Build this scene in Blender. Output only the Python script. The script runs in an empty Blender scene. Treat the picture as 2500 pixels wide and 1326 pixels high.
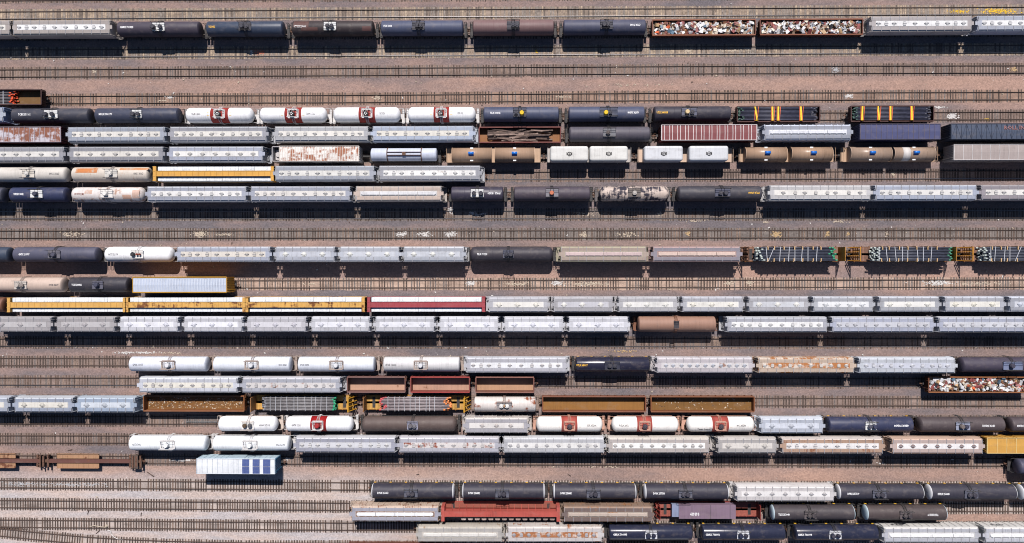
import bpy, math, random
from mathutils import Vector, Matrix, Quaternion
random.seed(7)
SC = bpy.context.scene
COL = SC.collection
PI = math.pi

# ------------------------------------------------------------------ camera
F = 1711.0; H = 145.0; NAD = (1273.0, 650.0)
nvec = Vector(((NAD[0]-1250)/F, (663-NAD[1])/F, -1.0)).normalized()
CQ = nvec.rotation_difference(Vector((0, 0, -1)))
CR = CQ.to_matrix()
def at(u, v, h=0.0):
    d = CR @ Vector(((u-1250)/F, (663-v)/F, -1.0))
    t = (h-H)/d.z
    return d.x*t, d.y*t
cam = bpy.data.cameras.new('camera')
co = bpy.data.objects.new('camera', cam); COL.objects.link(co)
cam.sensor_width = 36.0; cam.sensor_fit = 'HORIZONTAL'
cam.lens = F/2500.0*36.0
cam.clip_start = 1.0; cam.clip_end = 5000
co.location = (0, 0, H); co.rotation_mode = 'QUATERNION'; co.rotation_quaternion = CQ
SC.camera = co

# ------------------------------------------------------------------ colour
def lin(c):
    c /= 255.0
    return c/12.92 if c <= 0.04045 else ((c+0.055)/1.055)**2.4
def C(r, g, b, k=0.80): return (lin(r)*k, lin(g)*k, lin(b)*k)

# ------------------------------------------------------------------ materials
def mat(name):
    m = bpy.data.materials.new(name); m.use_nodes = True
    nt = m.node_tree; b = nt.nodes['Principled BSDF']
    def N(t, **kw):
        n = nt.nodes.new(t)
        for k, v in kw.items(): setattr(n, k, v)
        return n
    def Lk(a, bb): nt.links.new(a, bb)
    return m, b, N, Lk
def mixrgb(N, Lk, fac, a, b, mode='MIX'):
    n = N('ShaderNodeMix', data_type='RGBA', blend_type=mode)
    for sock, val in ((n.inputs[0], fac), (n.inputs[6], a), (n.inputs[7], b)):
        if hasattr(val, 'links'): Lk(val, sock)
        elif isinstance(val, tuple): sock.default_value = (*val[:3], 1)
        else: sock.default_value = val
    return n.outputs[2]
def math_(N, Lk, op, a, b=0.0, clamp=False):
    n = N('ShaderNodeMath', operation=op, use_clamp=clamp)
    for sock, val in ((n.inputs[0], a), (n.inputs[1], b)):
        if hasattr(val, 'links'): Lk(val, sock)
        else: sock.default_value = val
    return n.outputs[0]
def ramp(N, Lk, fac, stops, interp='LINEAR'):
    n = N('ShaderNodeValToRGB'); cr = n.color_ramp; cr.interpolation = interp
    while len(cr.elements) < len(stops): cr.elements.new(0.5)
    for e, (p, c) in zip(cr.elements, stops):
        e.position = p; e.color = (*c[:3], 1) if isinstance(c, tuple) else (c, c, c, 1)
    Lk(fac, n.inputs[0]); return n.outputs[0]
def objcoord(N, Lk, scale):
    tc = N('ShaderNodeTexCoord'); oi = N('ShaderNodeObjectInfo')
    r = math_(N, Lk, 'MULTIPLY', oi.outputs['Random'], 300.0)
    va = N('ShaderNodeVectorMath', operation='ADD')
    Lk(tc.outputs['Object'], va.inputs[0]); Lk(r, va.inputs[1])
    mp = N('ShaderNodeMapping'); mp.inputs['Scale'].default_value = scale
    Lk(va.outputs[0], mp.inputs['Vector'])
    return mp.outputs[0], oi

def make_paint():
    m, b, N, Lk = mat('weathered_paint')
    v1, oi = objcoord(N, Lk, (1, 1, 1))
    def noise(vec_scale, sc, det=4, rough=.6):
        v, _ = objcoord(N, Lk, vec_scale)
        n = N('ShaderNodeTexNoise'); n.inputs['Scale'].default_value = sc
        n.inputs['Detail'].default_value = det; n.inputs['Roughness'].default_value = rough
        Lk(v, n.inputs['Vector']); return n.outputs[0]
    big = noise((.35, 1, 1), .55)
    streak = noise((5, .25, .25), .8, 3)
    fine = noise((1, 1, 1), 7, 3)
    tone = math_(N, Lk, 'ADD', math_(N, Lk, 'MULTIPLY', big, .45), math_(N, Lk, 'MULTIPLY', streak, .35))
    tone = math_(N, Lk, 'ADD', tone, math_(N, Lk, 'MULTIPLY', fine, .2))
    tc = ramp(N, Lk, tone, [(.3, .58), (.45, .9), (.56, 1.0), (.75, 1.12)])
    base = mixrgb(N, Lk, 1.0, oi.outputs['Color'], tc, 'MULTIPLY')
    # dust: greyish film
    dust = ramp(N, Lk, noise((.6, 1, 1), 1.1, 6), [(.52, 0.0), (.72, 1.0)])
    base = mixrgb(N, Lk, math_(N, Lk, 'MULTIPLY', dust, .22), base, (.22, .185, .16))
    ra = N('ShaderNodeAttribute', attribute_type='OBJECT', attribute_name='rust')
    sa = N('ShaderNodeAttribute', attribute_type='OBJECT', attribute_name='spot')
    ga = N('ShaderNodeAttribute', attribute_type='OBJECT', attribute_name='gloss')
    rn = math_(N, Lk, 'ADD', math_(N, Lk, 'MULTIPLY', noise((.5, .8, .8), .75, 9, .65), .7),
               math_(N, Lk, 'MULTIPLY', noise((3, .4, .4), .9, 4), .3))
    th = math_(N, Lk, 'SUBTRACT', .70, math_(N, Lk, 'MULTIPLY', ra.outputs['Fac'], .30))
    d = math_(N, Lk, 'SUBTRACT', rn, th)
    mask = math_(N, Lk, 'MULTIPLY', d, 14.0, True)
    spot = mixrgb(N, Lk, fine, sa.outputs['Color'], mixrgb(N, Lk, .5, sa.outputs['Color'], (.02, .012, .01)))
    base = mixrgb(N, Lk, mask, base, spot)
    Lk(base, b.inputs['Base Color'])
    ro = math_(N, Lk, 'SUBTRACT', .62, math_(N, Lk, 'MULTIPLY', ga.outputs['Fac'], .38))
    ro = math_(N, Lk, 'ADD', ro, math_(N, Lk, 'MULTIPLY', mask, .25), True)
    Lk(ro, b.inputs['Roughness'])
    b.inputs['Specular IOR Level'].default_value = .32
    bp = N('ShaderNodeBump'); bp.inputs['Strength'].default_value = .12; bp.inputs['Distance'].default_value = .05
    Lk(noise((1, 1, 1), 1.6, 3), bp.inputs['Height']); Lk(bp.outputs[0], b.inputs['Normal'])
    return m
PAINT = make_paint()

def plain(name, c, rough=.7, metal=0.0, var=.35, sc=3.0):
    m, b, N, Lk = mat(name)
    v, oi = objcoord(N, Lk, (1, 1, 1))
    n = N('ShaderNodeTexNoise'); n.inputs['Scale'].default_value = sc; n.inputs['Detail'].default_value = 6
    Lk(v, n.inputs['Vector'])
    t = ramp(N, Lk, n.outputs[0], [(.3, 1-var), (.7, 1+var)])
    Lk(mixrgb(N, Lk, 1.0, c, t, 'MULTIPLY'), b.inputs['Base Color'])
    b.inputs['Roughness'].default_value = rough; b.inputs['Metallic'].default_value = metal
    return m
M_DARK = plain('grimy_steel', (.035, .032, .032), .7)
M_RUSTY = plain('rusty_steel', (.11, .055, .035), .8)
M_BRACKET = plain('roof_bracket', (.25, .25, .27), .7)  # grey darkened to paint in the brackets' shadow lines across the walkways
M_GALV = plain('galvanised_grating', (.42, .43, .46), .6)
M_RAILSIDE = plain('rail_side', (.055, .032, .024), .8)
M_RAILTOP = plain('rail_top', (.30, .28, .28), .35, .8, .3)
M_RAILDULL = plain('rail_top_dull', (.10, .07, .058), .6, .2, .3)
M_WHITE = plain('white_lettering', (.8, .8, .8), .6, 0, .1)
M_YEL = plain('yellow_lettering', (.75, .42, .03), .6, 0, .1)
M_INK = plain('dark_lettering', (.05, .05, .06), .6, 0, .1)
M_BLUEINK = plain('blue_lettering', (.05, .1, .3), .6, 0, .1)
M_ROSE = plain('rose_lettering', (.24, .12, .12), .7, 0, .3)
M_STRAPY = plain('yellow_strap', (.8, .52, .02), .6, 0, .15)
M_STRAPO = plain('orange_strap', (.8, .16, .05), .6, 0, .15)
M_STRAPW = plain('white_strap', (.46, .47, .50), .6, 0, .15)
M_BLUE = plain('blue_plastic', (.012, .14, .52), .4, 0, .25)
M_SOLAR = None
M_WOOD = plain('stake_wood', (.52, .34, .17), .8, 0, .25)
M_LOG = [plain('old_timber', (.13, .088, .07), .85, 0, .4, 2), plain('pale_old_timber', (.21, .15, .125), .85, 0, .4, 2),
         plain('dark_old_timber', (.075, .05, .042), .85, 0, .4, 2)]
TIE = {'dark': [plain('tie_'+n, c, .9, 0, .4, 2.2) for n, c in (
            ('black_brown', (.068, .048, .039)), ('brown', (.11, .074, .058)), ('tan_brown', (.19, .135, .105)), ('grey_brown', (.135, .112, .102)))],
       'pale': [plain('tie_'+n, c, .9, 0, .45, 2.2) for n, c in (
            ('pale_tan', (.26, .20, .15)), ('pale_grey', (.21, .18, .155)), ('straw', (.34, .265, .19)), ('weathered', (.12, .095, .078)))]}
SCRAPM = [plain('scrap_'+n, c, .55, 0, .3, 1.5) for n, c in (
    ('white', (.62, .62, .62)), ('pale', (.5, .5, .52)), ('cream', (.58, .50, .40)), ('maroon', (.22, .06, .055)), ('rust', (.17, .07, .035)),
    ('orange', (.62, .12, .04)), ('tan', (.42, .27, .14)), ('blue', (.09, .15, .21)), ('black', (.03, .03, .035)), ('brown', (.12, .075, .045)))]

def make_solar():
    m, b, N, Lk = mat('solar_cells')
    tc = N('ShaderNodeTexCoord')
    br = N('ShaderNodeTexBrick'); br.offset = 0
    br.inputs['Color1'].default_value = (.012, .03, .16, 1); br.inputs['Color2'].default_value = (.016, .04, .19, 1)
    br.inputs['Mortar'].default_value = (.25, .3, .45, 1); br.inputs['Scale'].default_value = 1
    br.inputs['Mortar Size'].default_value = .012; br.inputs['Brick Width'].default_value = .16; br.inputs['Row Height'].default_value = .16
    Lk(tc.outputs['Object'], br.inputs['Vector']); Lk(br.outputs[0], b.inputs['Base Color'])
    b.inputs['Roughness'].default_value = .2
    return m
M_SOLAR = make_solar()

def ypix(v): return at(1250, v)[1]
def make_gravel():
    m, b, N, Lk = mat('ballast_gravel')
    geo = N('ShaderNodeNewGeometry'); sep = N('ShaderNodeSeparateXYZ'); Lk(geo.outputs['Position'], sep.inputs[0])
    def noise(scale, sc, det=5, rough=.6):
        mp = N('ShaderNodeMapping'); mp.inputs['Scale'].default_value = scale; Lk(geo.outputs['Position'], mp.inputs['Vector'])
        n = N('ShaderNodeTexNoise'); n.inputs['Scale'].default_value = sc; n.inputs['Detail'].default_value = det
        n.inputs['Roughness'].default_value = rough; Lk(mp.outputs[0], n.inputs['Vector']); return n.outputs[0]
    y0, y1 = ypix(-40), ypix(1370)
    wob = math_(N, Lk, 'MULTIPLY', math_(N, Lk, 'SUBTRACT', noise((.05, .2, 1), 1.0), .5), 3.0)
    f = math_(N, Lk, 'DIVIDE', math_(N, Lk, 'SUBTRACT', math_(N, Lk, 'ADD', sep.outputs[1], wob), y0), y1-y0)
    bands = [(0, .35), (50, .5), (90, .45), (140, .25), (152, .35), (170, .6), (186, .55), (200, .95), (222, .9), (250, .85), (268, .45), (310, .35), (420, .5),
             (450, .15), (515, .25), (545, .02), (575, .35), (598, .6), (640, .85), (690, .9), (715, .12), (800, .15), (850, .15), (885, .6),
             (915, .15), (945, .35), (985, .5), (1010, .2), (1050, .55), (1090, .35), (1150, .95), (1215, .7), (1300, .6)]
    bands = [x for i, x in enumerate(bands) if i not in (1,)]
    brown = ramp(N, Lk, f, [((ypix(v)-y0)/(y1-y0), w) for v, w in bands][:32])
    patch = ramp(N, Lk, noise((.035, .12, 1), 1.0, 6, .65), [(.33, -.0), (.64, 1.0)])
    fac = math_(N, Lk, 'ADD', math_(N, Lk, 'MULTIPLY', brown, .75), math_(N, Lk, 'MULTIPLY', math_(N, Lk, 'SUBTRACT', patch, .45), .8), True)
    col = mixrgb(N, Lk, fac, (.136, .119, .128), (.35, .224, .177))
    # cleaner, paler stone in the lower-left corner
    ly = ramp(N, Lk, f, [((ypix(1135)-y0)/(y1-y0), 0.0), ((ypix(1195)-y0)/(y1-y0), 1.0)])
    lx = math_(N, Lk, 'ADD', math_(N, Lk, 'MULTIPLY', sep.outputs[0], -.022), .25, True)
    pale = math_(N, Lk, 'MULTIPLY', math_(N, Lk, 'MULTIPLY', ly, lx, True), .85)
    palec = mixrgb(N, Lk, ramp(N, Lk, noise((.06, .35, 1), 1, 5), [(.4, 0.0), (.6, 1.0)]), (.43, .405, .41), (.49, .40, .355))
    col = mixrgb(N, Lk, pale, col, palec)
    vo = N('ShaderNodeTexVoronoi'); vo.inputs['Scale'].default_value = 4.5; Lk(geo.outputs['Position'], vo.inputs['Vector'])
    sepc = N('ShaderNodeSeparateColor'); Lk(vo.outputs['Color'], sepc.inputs[0])
    g = math_(N, Lk, 'ADD', math_(N, Lk, 'MULTIPLY', sepc.outputs[0], .55), math_(N, Lk, 'MULTIPLY', noise((1, 1, 1), 2.2, 8, .75), .45))
    gr = ramp(N, Lk, g, [(.15, .76), (.5, .98), (.8, 1.18), (.92, 1.5)])
    col = mixrgb(N, Lk, 1.0, col, gr, 'MULTIPLY')
    stain = ramp(N, Lk, noise((.5, 1, 1), .35, 6, .7), [(.55, 0.0), (.75, 1.0)])
    col = mixrgb(N, Lk, math_(N, Lk, 'MULTIPLY', stain, .4), col, (.11, .09, .085))
    Lk(col, b.inputs['Base Color']); b.inputs['Roughness'].default_value = .95
    bp = N('ShaderNodeBump'); bp.inputs['Strength'].default_value = .5; bp.inputs['Distance'].default_value = .08
    Lk(g, bp.inputs['Height']); Lk(bp.outputs[0], b.inputs['Normal'])
    return m
M_GRAVEL = make_gravel()
def make_planks(name, c, axis, per=.25):
    m, b, N, Lk = mat(name)
    tc = N('ShaderNodeTexCoord'); sep = N('ShaderNodeSeparateXYZ'); Lk(tc.outputs['Object'], sep.inputs[0])
    t = math_(N, Lk, 'DIVIDE', sep.outputs[axis], per)
    fl = math_(N, Lk, 'FLOOR', t); wn = N('ShaderNodeTexWhiteNoise', noise_dimensions='1D'); Lk(fl, wn.inputs['W'])
    fr = math_(N, Lk, 'FRACT', t)
    gap = math_(N, Lk, 'GREATER_THAN', fr, .1)
    n = N('ShaderNodeTexNoise'); n.inputs['Scale'].default_value = 2; n.inputs['Detail'].default_value = 6; Lk(tc.outputs['Object'], n.inputs['Vector'])
    k = math_(N, Lk, 'ADD', math_(N, Lk, 'MULTIPLY', wn.outputs['Value'], .5), math_(N, Lk, 'MULTIPLY', n.outputs[0], .9))
    k = math_(N, Lk, 'MULTIPLY', k, math_(N, Lk, 'ADD', math_(N, Lk, 'MULTIPLY', gap, .6), .4))
    kk = ramp(N, Lk, k, [(.1, .35), (.6, .9), (1.0, 1.3)])
    Lk(mixrgb(N, Lk, 1.0, c, kk, 'MULTIPLY'), b.inputs['Base Color']); b.inputs['Roughness'].default_value = .85
    return m
M_DECKY = make_planks('yellow_deck_boards', (.42, .235, .06), 0, .3)
def make_bed():
    m, b, N, Lk = mat('dusty_track_bed')
    oi = N('ShaderNodeObjectInfo'); geo = N('ShaderNodeNewGeometry')
    def noise(scale, sc, det=5, rough=.6):
        mp = N('ShaderNodeMapping'); mp.inputs['Scale'].default_value = scale; Lk(geo.outputs['Position'], mp.inputs['Vector'])
        n = N('ShaderNodeTexNoise'); n.inputs['Scale'].default_value = sc; n.inputs['Detail'].default_value = det
        n.inputs['Roughness'].default_value = rough; Lk(mp.outputs[0], n.inputs['Vector']); return n.outputs[0]
    c = mixrgb(N, Lk, 1.0, oi.outputs['Color'], ramp(N, Lk, noise((.12, .6, 1), 1.0, 6), [(.3, .62), (.5, 1.0), (.7, 1.35)]), 'MULTIPLY')
    c = mixrgb(N, Lk, 1.0, c, ramp(N, Lk, noise((1, 1, 1), 3.0, 5), [(.3, .8), (.7, 1.2)]), 'MULTIPLY')
    oil = ramp(N, Lk, noise((.09, .5, 1), 1.7, 5, .65), [(.56, 0.0), (.68, 1.0)])
    c = mixrgb(N, Lk, math_(N, Lk, 'MULTIPLY', oil, .6), c, (.075, .058, .05))
    Lk(c, b.inputs['Base Color']); b.inputs['Roughness'].default_value = .95
    return m
M_BED = make_bed()
M_DECKB = make_planks('brown_deck_boards', (.20, .105, .07), 0, .3)

# ------------------------------------------------------------------ mesh builder
class MB:
    def __init__(s): s.v = []; s.f = []; s.m = []; s.sm = []
    def face(s, idx, m=0, smooth=False): s.f.append(idx); s.m.append(m); s.sm.append(smooth)
    def box(s, x0, x1, y0, y1, z0, z1, m=0):
        i = len(s.v)
        s.v += [(x0, y0, z0), (x1, y0, z0), (x1, y1, z0), (x0, y1, z0), (x0, y0, z1), (x1, y0, z1), (x1, y1, z1), (x0, y1, z1)]
        for q in ((3, 2, 1, 0), (4, 5, 6, 7), (0, 1, 5, 4), (1, 2, 6, 5), (2, 3, 7, 6), (3, 0, 4, 7)): s.face([i+k for k in q], m)
        return s
    def bar(s, p, q, r=.025, m=0):
        p = Vector(p); q = Vector(q); d = (q-p)
        if d.length < 1e-6: return s
        d.normalize(); a = d.orthogonal().normalized()*r; b = d.cross(a).normalized()*r
        i = len(s.v)
        for c in (p, q):
            for w in (a+b, -a+b, -a-b, a-b): s.v.append(tuple(c+w))
        for q4 in ((0, 1, 5, 4), (1, 2, 6, 5), (2, 3, 7, 6), (3, 0, 4, 7), (3, 2, 1, 0), (4, 5, 6, 7)): s.face([i+k for k in q4], m)
        return s
    def cyl(s, c, axis, r, h, n=16, m=0, r2=None):
        """cylinder from c along axis by h"""
        c = Vector(c); ax = Vector(axis).normalized(); a = ax.orthogonal().normalized(); b = ax.cross(a)
        r2 = r if r2 is None else r2; i = len(s.v)
        for k in range(n):
            t = 2*PI*k/n; s.v.append(tuple(c+(a*math.cos(t)+b*math.sin(t))*r))
        for k in range(n):
            t = 2*PI*k/n; s.v.append(tuple(c+ax*h+(a*math.cos(t)+b*math.sin(t))*r2))
        for k in range(n): s.face([i+k, i+(k+1) % n, i+n+(k+1) % n, i+n+k], m, True)
        s.face([i+k for k in reversed(range(n))], m); s.face([i+n+k for k in range(n)], m)
        return s
    def revolve(s, prof, zc, n=32, m=0, yc=0):
        """prof: list of (x, r); about an x-axis at height zc"""
        i = len(s.v); rings = []
        for x, r in prof:
            if r < 1e-5: s.v.append((x, yc, zc)); rings.append([len(s.v)-1])
            else:
                b = len(s.v)
                for k in range(n):
                    t = 2*PI*k/n; s.v.append((x, yc+r*math.sin(t), zc+r*math.cos(t)))
                rings.append(list(range(b, b+n)))
        for A, B in zip(rings, rings[1:]):
            for k in range(n):
                q = [A[k % len(A)], A[(k+1) % len(A)], B[(k+1) % len(B)], B[k % len(B)]]
                q2 = []
                for w in q:
                    if w not in q2: q2.append(w)
                if len(q2) > 2: s.face(list(reversed(q2)), m, True)
        return s
    def prism(s, prof, x0, x1, m=0, smooth=False, caps=True):
        """closed profile of (y, z), counter-clockwise seen from +x, extruded along x"""
        n = len(prof); i = len(s.v)
        for x in (x0, x1):
            for y, z in prof: s.v.append((x, y, z))
        for k in range(n): s.face([i+k, i+(k+1) % n, i+n+(k+1) % n, i+n+k], m, smooth)
        if caps:
            s.face([i+k for k in reversed(range(n))], m); s.face([i+n+k for k in range(n)], m)
        return s
    def mesh(s, name, mats):
        me = bpy.data.meshes.new(name); me.from_pydata(s.v, [], s.f)
        for m in (mats if isinstance(mats, (list, tuple)) else [mats]): me.materials.append(m)
        me.polygons.foreach_set('material_index', s.m); me.polygons.foreach_set('use_smooth', s.sm)
        me.update(); return me
def part(name, me, parent=None, loc=None, col=None, rust=0.0, spot=None, gloss=0.0, rz=0.0):
    if isinstance(me, tuple): me = me[0].mesh(name, me[1])
    o = bpy.data.objects.new(name, me); COL.objects.link(o)
    if parent: o.parent = parent
    if loc: o.location = loc
    if rz: o.rotation_euler = (0, 0, rz)
    if col: o.color = (*col, 1)
    if rust: o['rust'] = float(rust)
    if spot or rust: o['spot'] = [float(x) for x in (spot or RUST)]
    if gloss: o['gloss'] = float(gloss)
    return o
RUST = (.20, .075, .03)
def thing(name, label, cat, loc=(0, 0, 0), rz=0.0, group=None, kind=None):
    o = bpy.data.objects.new(name, None); COL.objects.link(o); o.empty_display_size = .5
    o.location = loc; o.rotation_euler = (0, 0, rz)
    tag(o, label, cat, group, kind); return o
def tag(o, label=None, cat=None, group=None, kind=None):
    if label: o['label'] = label
    if cat: o['category'] = cat
    if group: o['group'] = group
    if kind: o['kind'] = kind

# text meshes (made first, while the scene is small)
_txt = {}
def text_mesh(s, width, matl=None, height=.45):
    cu = bpy.data.curves.new('t', 'FONT'); cu.body = s; cu.align_x = 'CENTER'; cu.align_y = 'CENTER'; cu.size = 1; cu.offset = .028
    cu.resolution_u = 1
    o = bpy.data.objects.new('t', cu); COL.objects.link(o)
    dg = bpy.context.evaluated_depsgraph_get()
    me = bpy.data.meshes.new_from_object(o.evaluated_get(dg))
    bpy.data.objects.remove(o); bpy.data.curves.remove(cu)
    xs = [v.co.x for v in me.vertices]; ys = [v.co.y for v in me.vertices]
    sx = width/(max(xs)-min(xs)); sy = height/(max(ys)-min(ys)); cx = (max(xs)+min(xs))/2; cy = (max(ys)+min(ys))/2
    out = [((v.co.x-cx)*sx, (v.co.y-cy)*sy) for v in me.vertices]; fs = [list(p.vertices) for p in me.polygons]
    bpy.data.meshes.remove(me)
    return out, fs
def lettering(s, parent, x, width, matl, R=None, zc=None, flip=False, height=.45, plane=None, ang=0.0):
    key = (s, round(width, 1), height)
    if key not in _txt: return None
    pts, fs = _txt[key]; sg = -1 if flip else 1
    vs = []
    for px, py in pts:
        px *= sg; py *= sg
        if plane: vs.append(plane(px, py))
        else:
            t = ang+py/R; vs.append((x+px, math.sin(t)*(R+.012), zc+math.cos(t)*(R+.012)))
    me = bpy.data.meshes.new('lettering'); me.from_pydata(vs, [], fs); me.materials.append(matl); me.update()
    o = part('lettering', me, parent); return o

# ------------------------------------------------------------------ tracks  (v of the centre line at given u)
TR = {
 0: [(0, -7), (2500, -18)], 1: [(0, 38), (850, 33.5), (2500, 26.7)], 2: [(0, 84.7), (2500, 74)], 3: [(0, 131.2), (850, 128), (1675, 123.7), (2500, 120.5)],
 4: [(0, 179.3), (850, 175.5), (1675, 171), (2500, 169.3)], 5: [(0, 244.5), (850, 241.5), (1675, 236), (2500, 234.4)], 6: [(0, 290.5), (2500, 282.8)],
 7: [(0, 338.5), (2500, 331)], 8: [(0, 385), (2500, 380)], 9: [(0, 431), (2500, 427.3)], 10: [(0, 479.3), (2500, 475)],
 11: [(0, 525), (2500, 523.8)], 12: [(0, 572.5), (2500, 571.2)], 13: [(0, 622), (2500, 620.8)], 14: [(0, 694.5), (800, 693.8), (2500, 692)],
 15: [(0, 742), (2500, 740)], 16: [(0, 788), (2500, 788.6)], 17: [(0, 836), (2500, 837)], 18: [(0, 883.5), (2500, 885.7)],
 19: [(0, 931.3), (2500, 934.5)], 20: [(0, 978.5), (2500, 982)], 21: [(0, 1026.3), (2500, 1028.6)], 22: [(0, 1072.3), (2500, 1076.6)],
 23: [(0, 1121), (830, 1124.6), (2500, 1129)], 24: [(0, 1181.7), (900, 1187.5), (2500, 1190.5)], 25: [(0, 1230.4), (850, 1237), (2500, 1240)],
 26: [(0, 1278), (400, 1281.6), (850, 1285.6), (2500, 1287.3)],
 27: [(0, 1299.5), (93, 1309), (185, 1318), (278, 1324.6), (400, 1330), (600, 1334), (2500, 1338)],
}
PATH = {}
for k, pts in TR.items():
    W = [at(u, v) for u, v in pts]
    def ext(a, b, d):
        s = (b[1]-a[1])/(b[0]-a[0]); return (a[0]+d, a[1]+s*d)
    W = [ext(W[0], W[1], -26)] + W + [ext(W[-1], W[-2], 26)]
    if len(W) > 4 and k != 27: pass
    PATH[k] = W
def ty(k, x):
    W = PATH[k]
    for a, b in zip(W, W[1:]):
        if x <= b[0] or b is W[-1]:
            s = (b[1]-a[1])/(b[0]-a[0]); return a[1]+s*(x-a[0]), math.atan(s)
def tv(k, u):
    P = TR[k]
    for a, b in zip(P, P[1:]):
        if u <= b[0] or b is P[-1]: return a[1]+(b[1]-a[1])*(u-a[0])/(b[0]-a[0])
RT = .20   # rail head height

OPEN = {1: (900, 'pale'), 3: (300, 'pale'), 4: (900, 'dark'), 5: (600, 'dark'), 9: (1180, 'dark'), 11: (520, 'dark'), 12: (700, 'dark'), 14: (600, 'dark'),
        17: (900, 'dark'), 18: (0, 'dark'), 19: (1500, 'dark'), 20: (1845, 'dark'), 21: (0, 'dark'), 22: (0, 'dark'), 23: (1200, 'dark'),
        24: (0, 'dark'), 25: (0, 'dark'), 26: (0, 'dark'), 27: (0, 'dark')}
TLAB = {
 0: 'railway track along the very top edge of the yard', 1: 'open railway track with pale timber ties above the topmost row of cars',
 2: 'railway track hidden beneath the topmost row of tank and hopper cars', 3: 'open pale-tied track half shaded by the topmost row of cars',
 4: 'open dark-tied track in the wide gap below the topmost row', 5: 'open track holding only the short stub of an orange pipe gondola',
 6: 'track beneath the four red-banded white tanks and two black pipe gondolas', 7: 'track beneath the log gondola and the white-ribbed maroon boxcar',
 8: 'track beneath the tan and white coil cars', 9: 'track empty beyond the last hopper under the coil cars',
 10: 'track beneath the peeling black and white tank car', 11: 'open track lying in shade below the peeling tank row',
 12: 'open track with cream grain patches in the middle of the yard', 13: 'track beneath the green-capped pipe flatcars',
 14: 'pinkish dusty track beyond the yellow boxcar with grey roof', 15: 'track beneath the yellow and red centerbeam cars',
 16: 'track beneath the plain brown car and many white three-hatch hoppers', 17: 'open track below the long row of white three-hatch hoppers',
 18: 'track ending at four plain white tank cars', 19: 'track beneath the three short rusty gondolas', 20: 'track beneath the two yellow-decked pipe flatcars',
 21: 'track beneath the white tank with bright red band', 22: 'track beneath two gleaming white tank cars and rusty hoppers',
 23: 'track beneath the low rusty well car and solar panelled boxcar', 24: 'track beneath the black tank cars with white ends',
 25: 'track beneath the red opera-window centerbeam car', 26: 'track beneath the glossy navy tank cars near the bottom edge',
 27: 'curved track diverging at a switch in the lower corner'}
def rail_mesh(k, off):
    W = PATH[k]; prof = [(-.09, .03), (.09, .03), (.09, .055), (.025, .08), (.025, .15), (.045, .16), (.045, RT), (-.045, RT), (-.045, .16), (-.025, .15), (-.025, .08), (-.09, .055)]
    mb = MB(); n = len(prof); pts = []
    # resample smoothly
    x0, x1 = W[0][0], W[-1][0]; N_ = 60 if k == 27 else max(2, (len(W)-1)*6)
    xs = [x0+(x1-x0)*(i/N_)**(1.6 if k == 27 else 1) for i in range(N_+1)]
    for x in xs:
        y, a = ty(k, x); y = (ty(k, x-4)[0]+ty(k, x)[0]*2+ty(k, x+4)[0])/4 if k == 27 else y
        for py, pz in prof: mb.v.append((x-math.sin(a)*(off+py), y+math.cos(a)*(off+py), pz))
    for i in range(len(xs)-1):
        for j in range(n):
            a, b = i*n+j, i*n+(j+1) % n
            mb.face([a, b, b+n, a+n], 1 if j == 6 else 0)
    return mb.mesh('rail', [M_RAILSIDE, M_RAILTOP if k in (1, 3, 9, 17, 19) and off < 0 or k in (10, 11) else M_RAILDULL])
TIE_MESH = {}
for style in ('dark', 'pale'):
    w = .145 if style == 'dark' else .15
    for i, m in enumerate(TIE[style]):
        TIE_MESH[style, i] = MB().box(-w, w, -1.3, 1.3, -.08, .03).mesh('tie', m)
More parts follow.
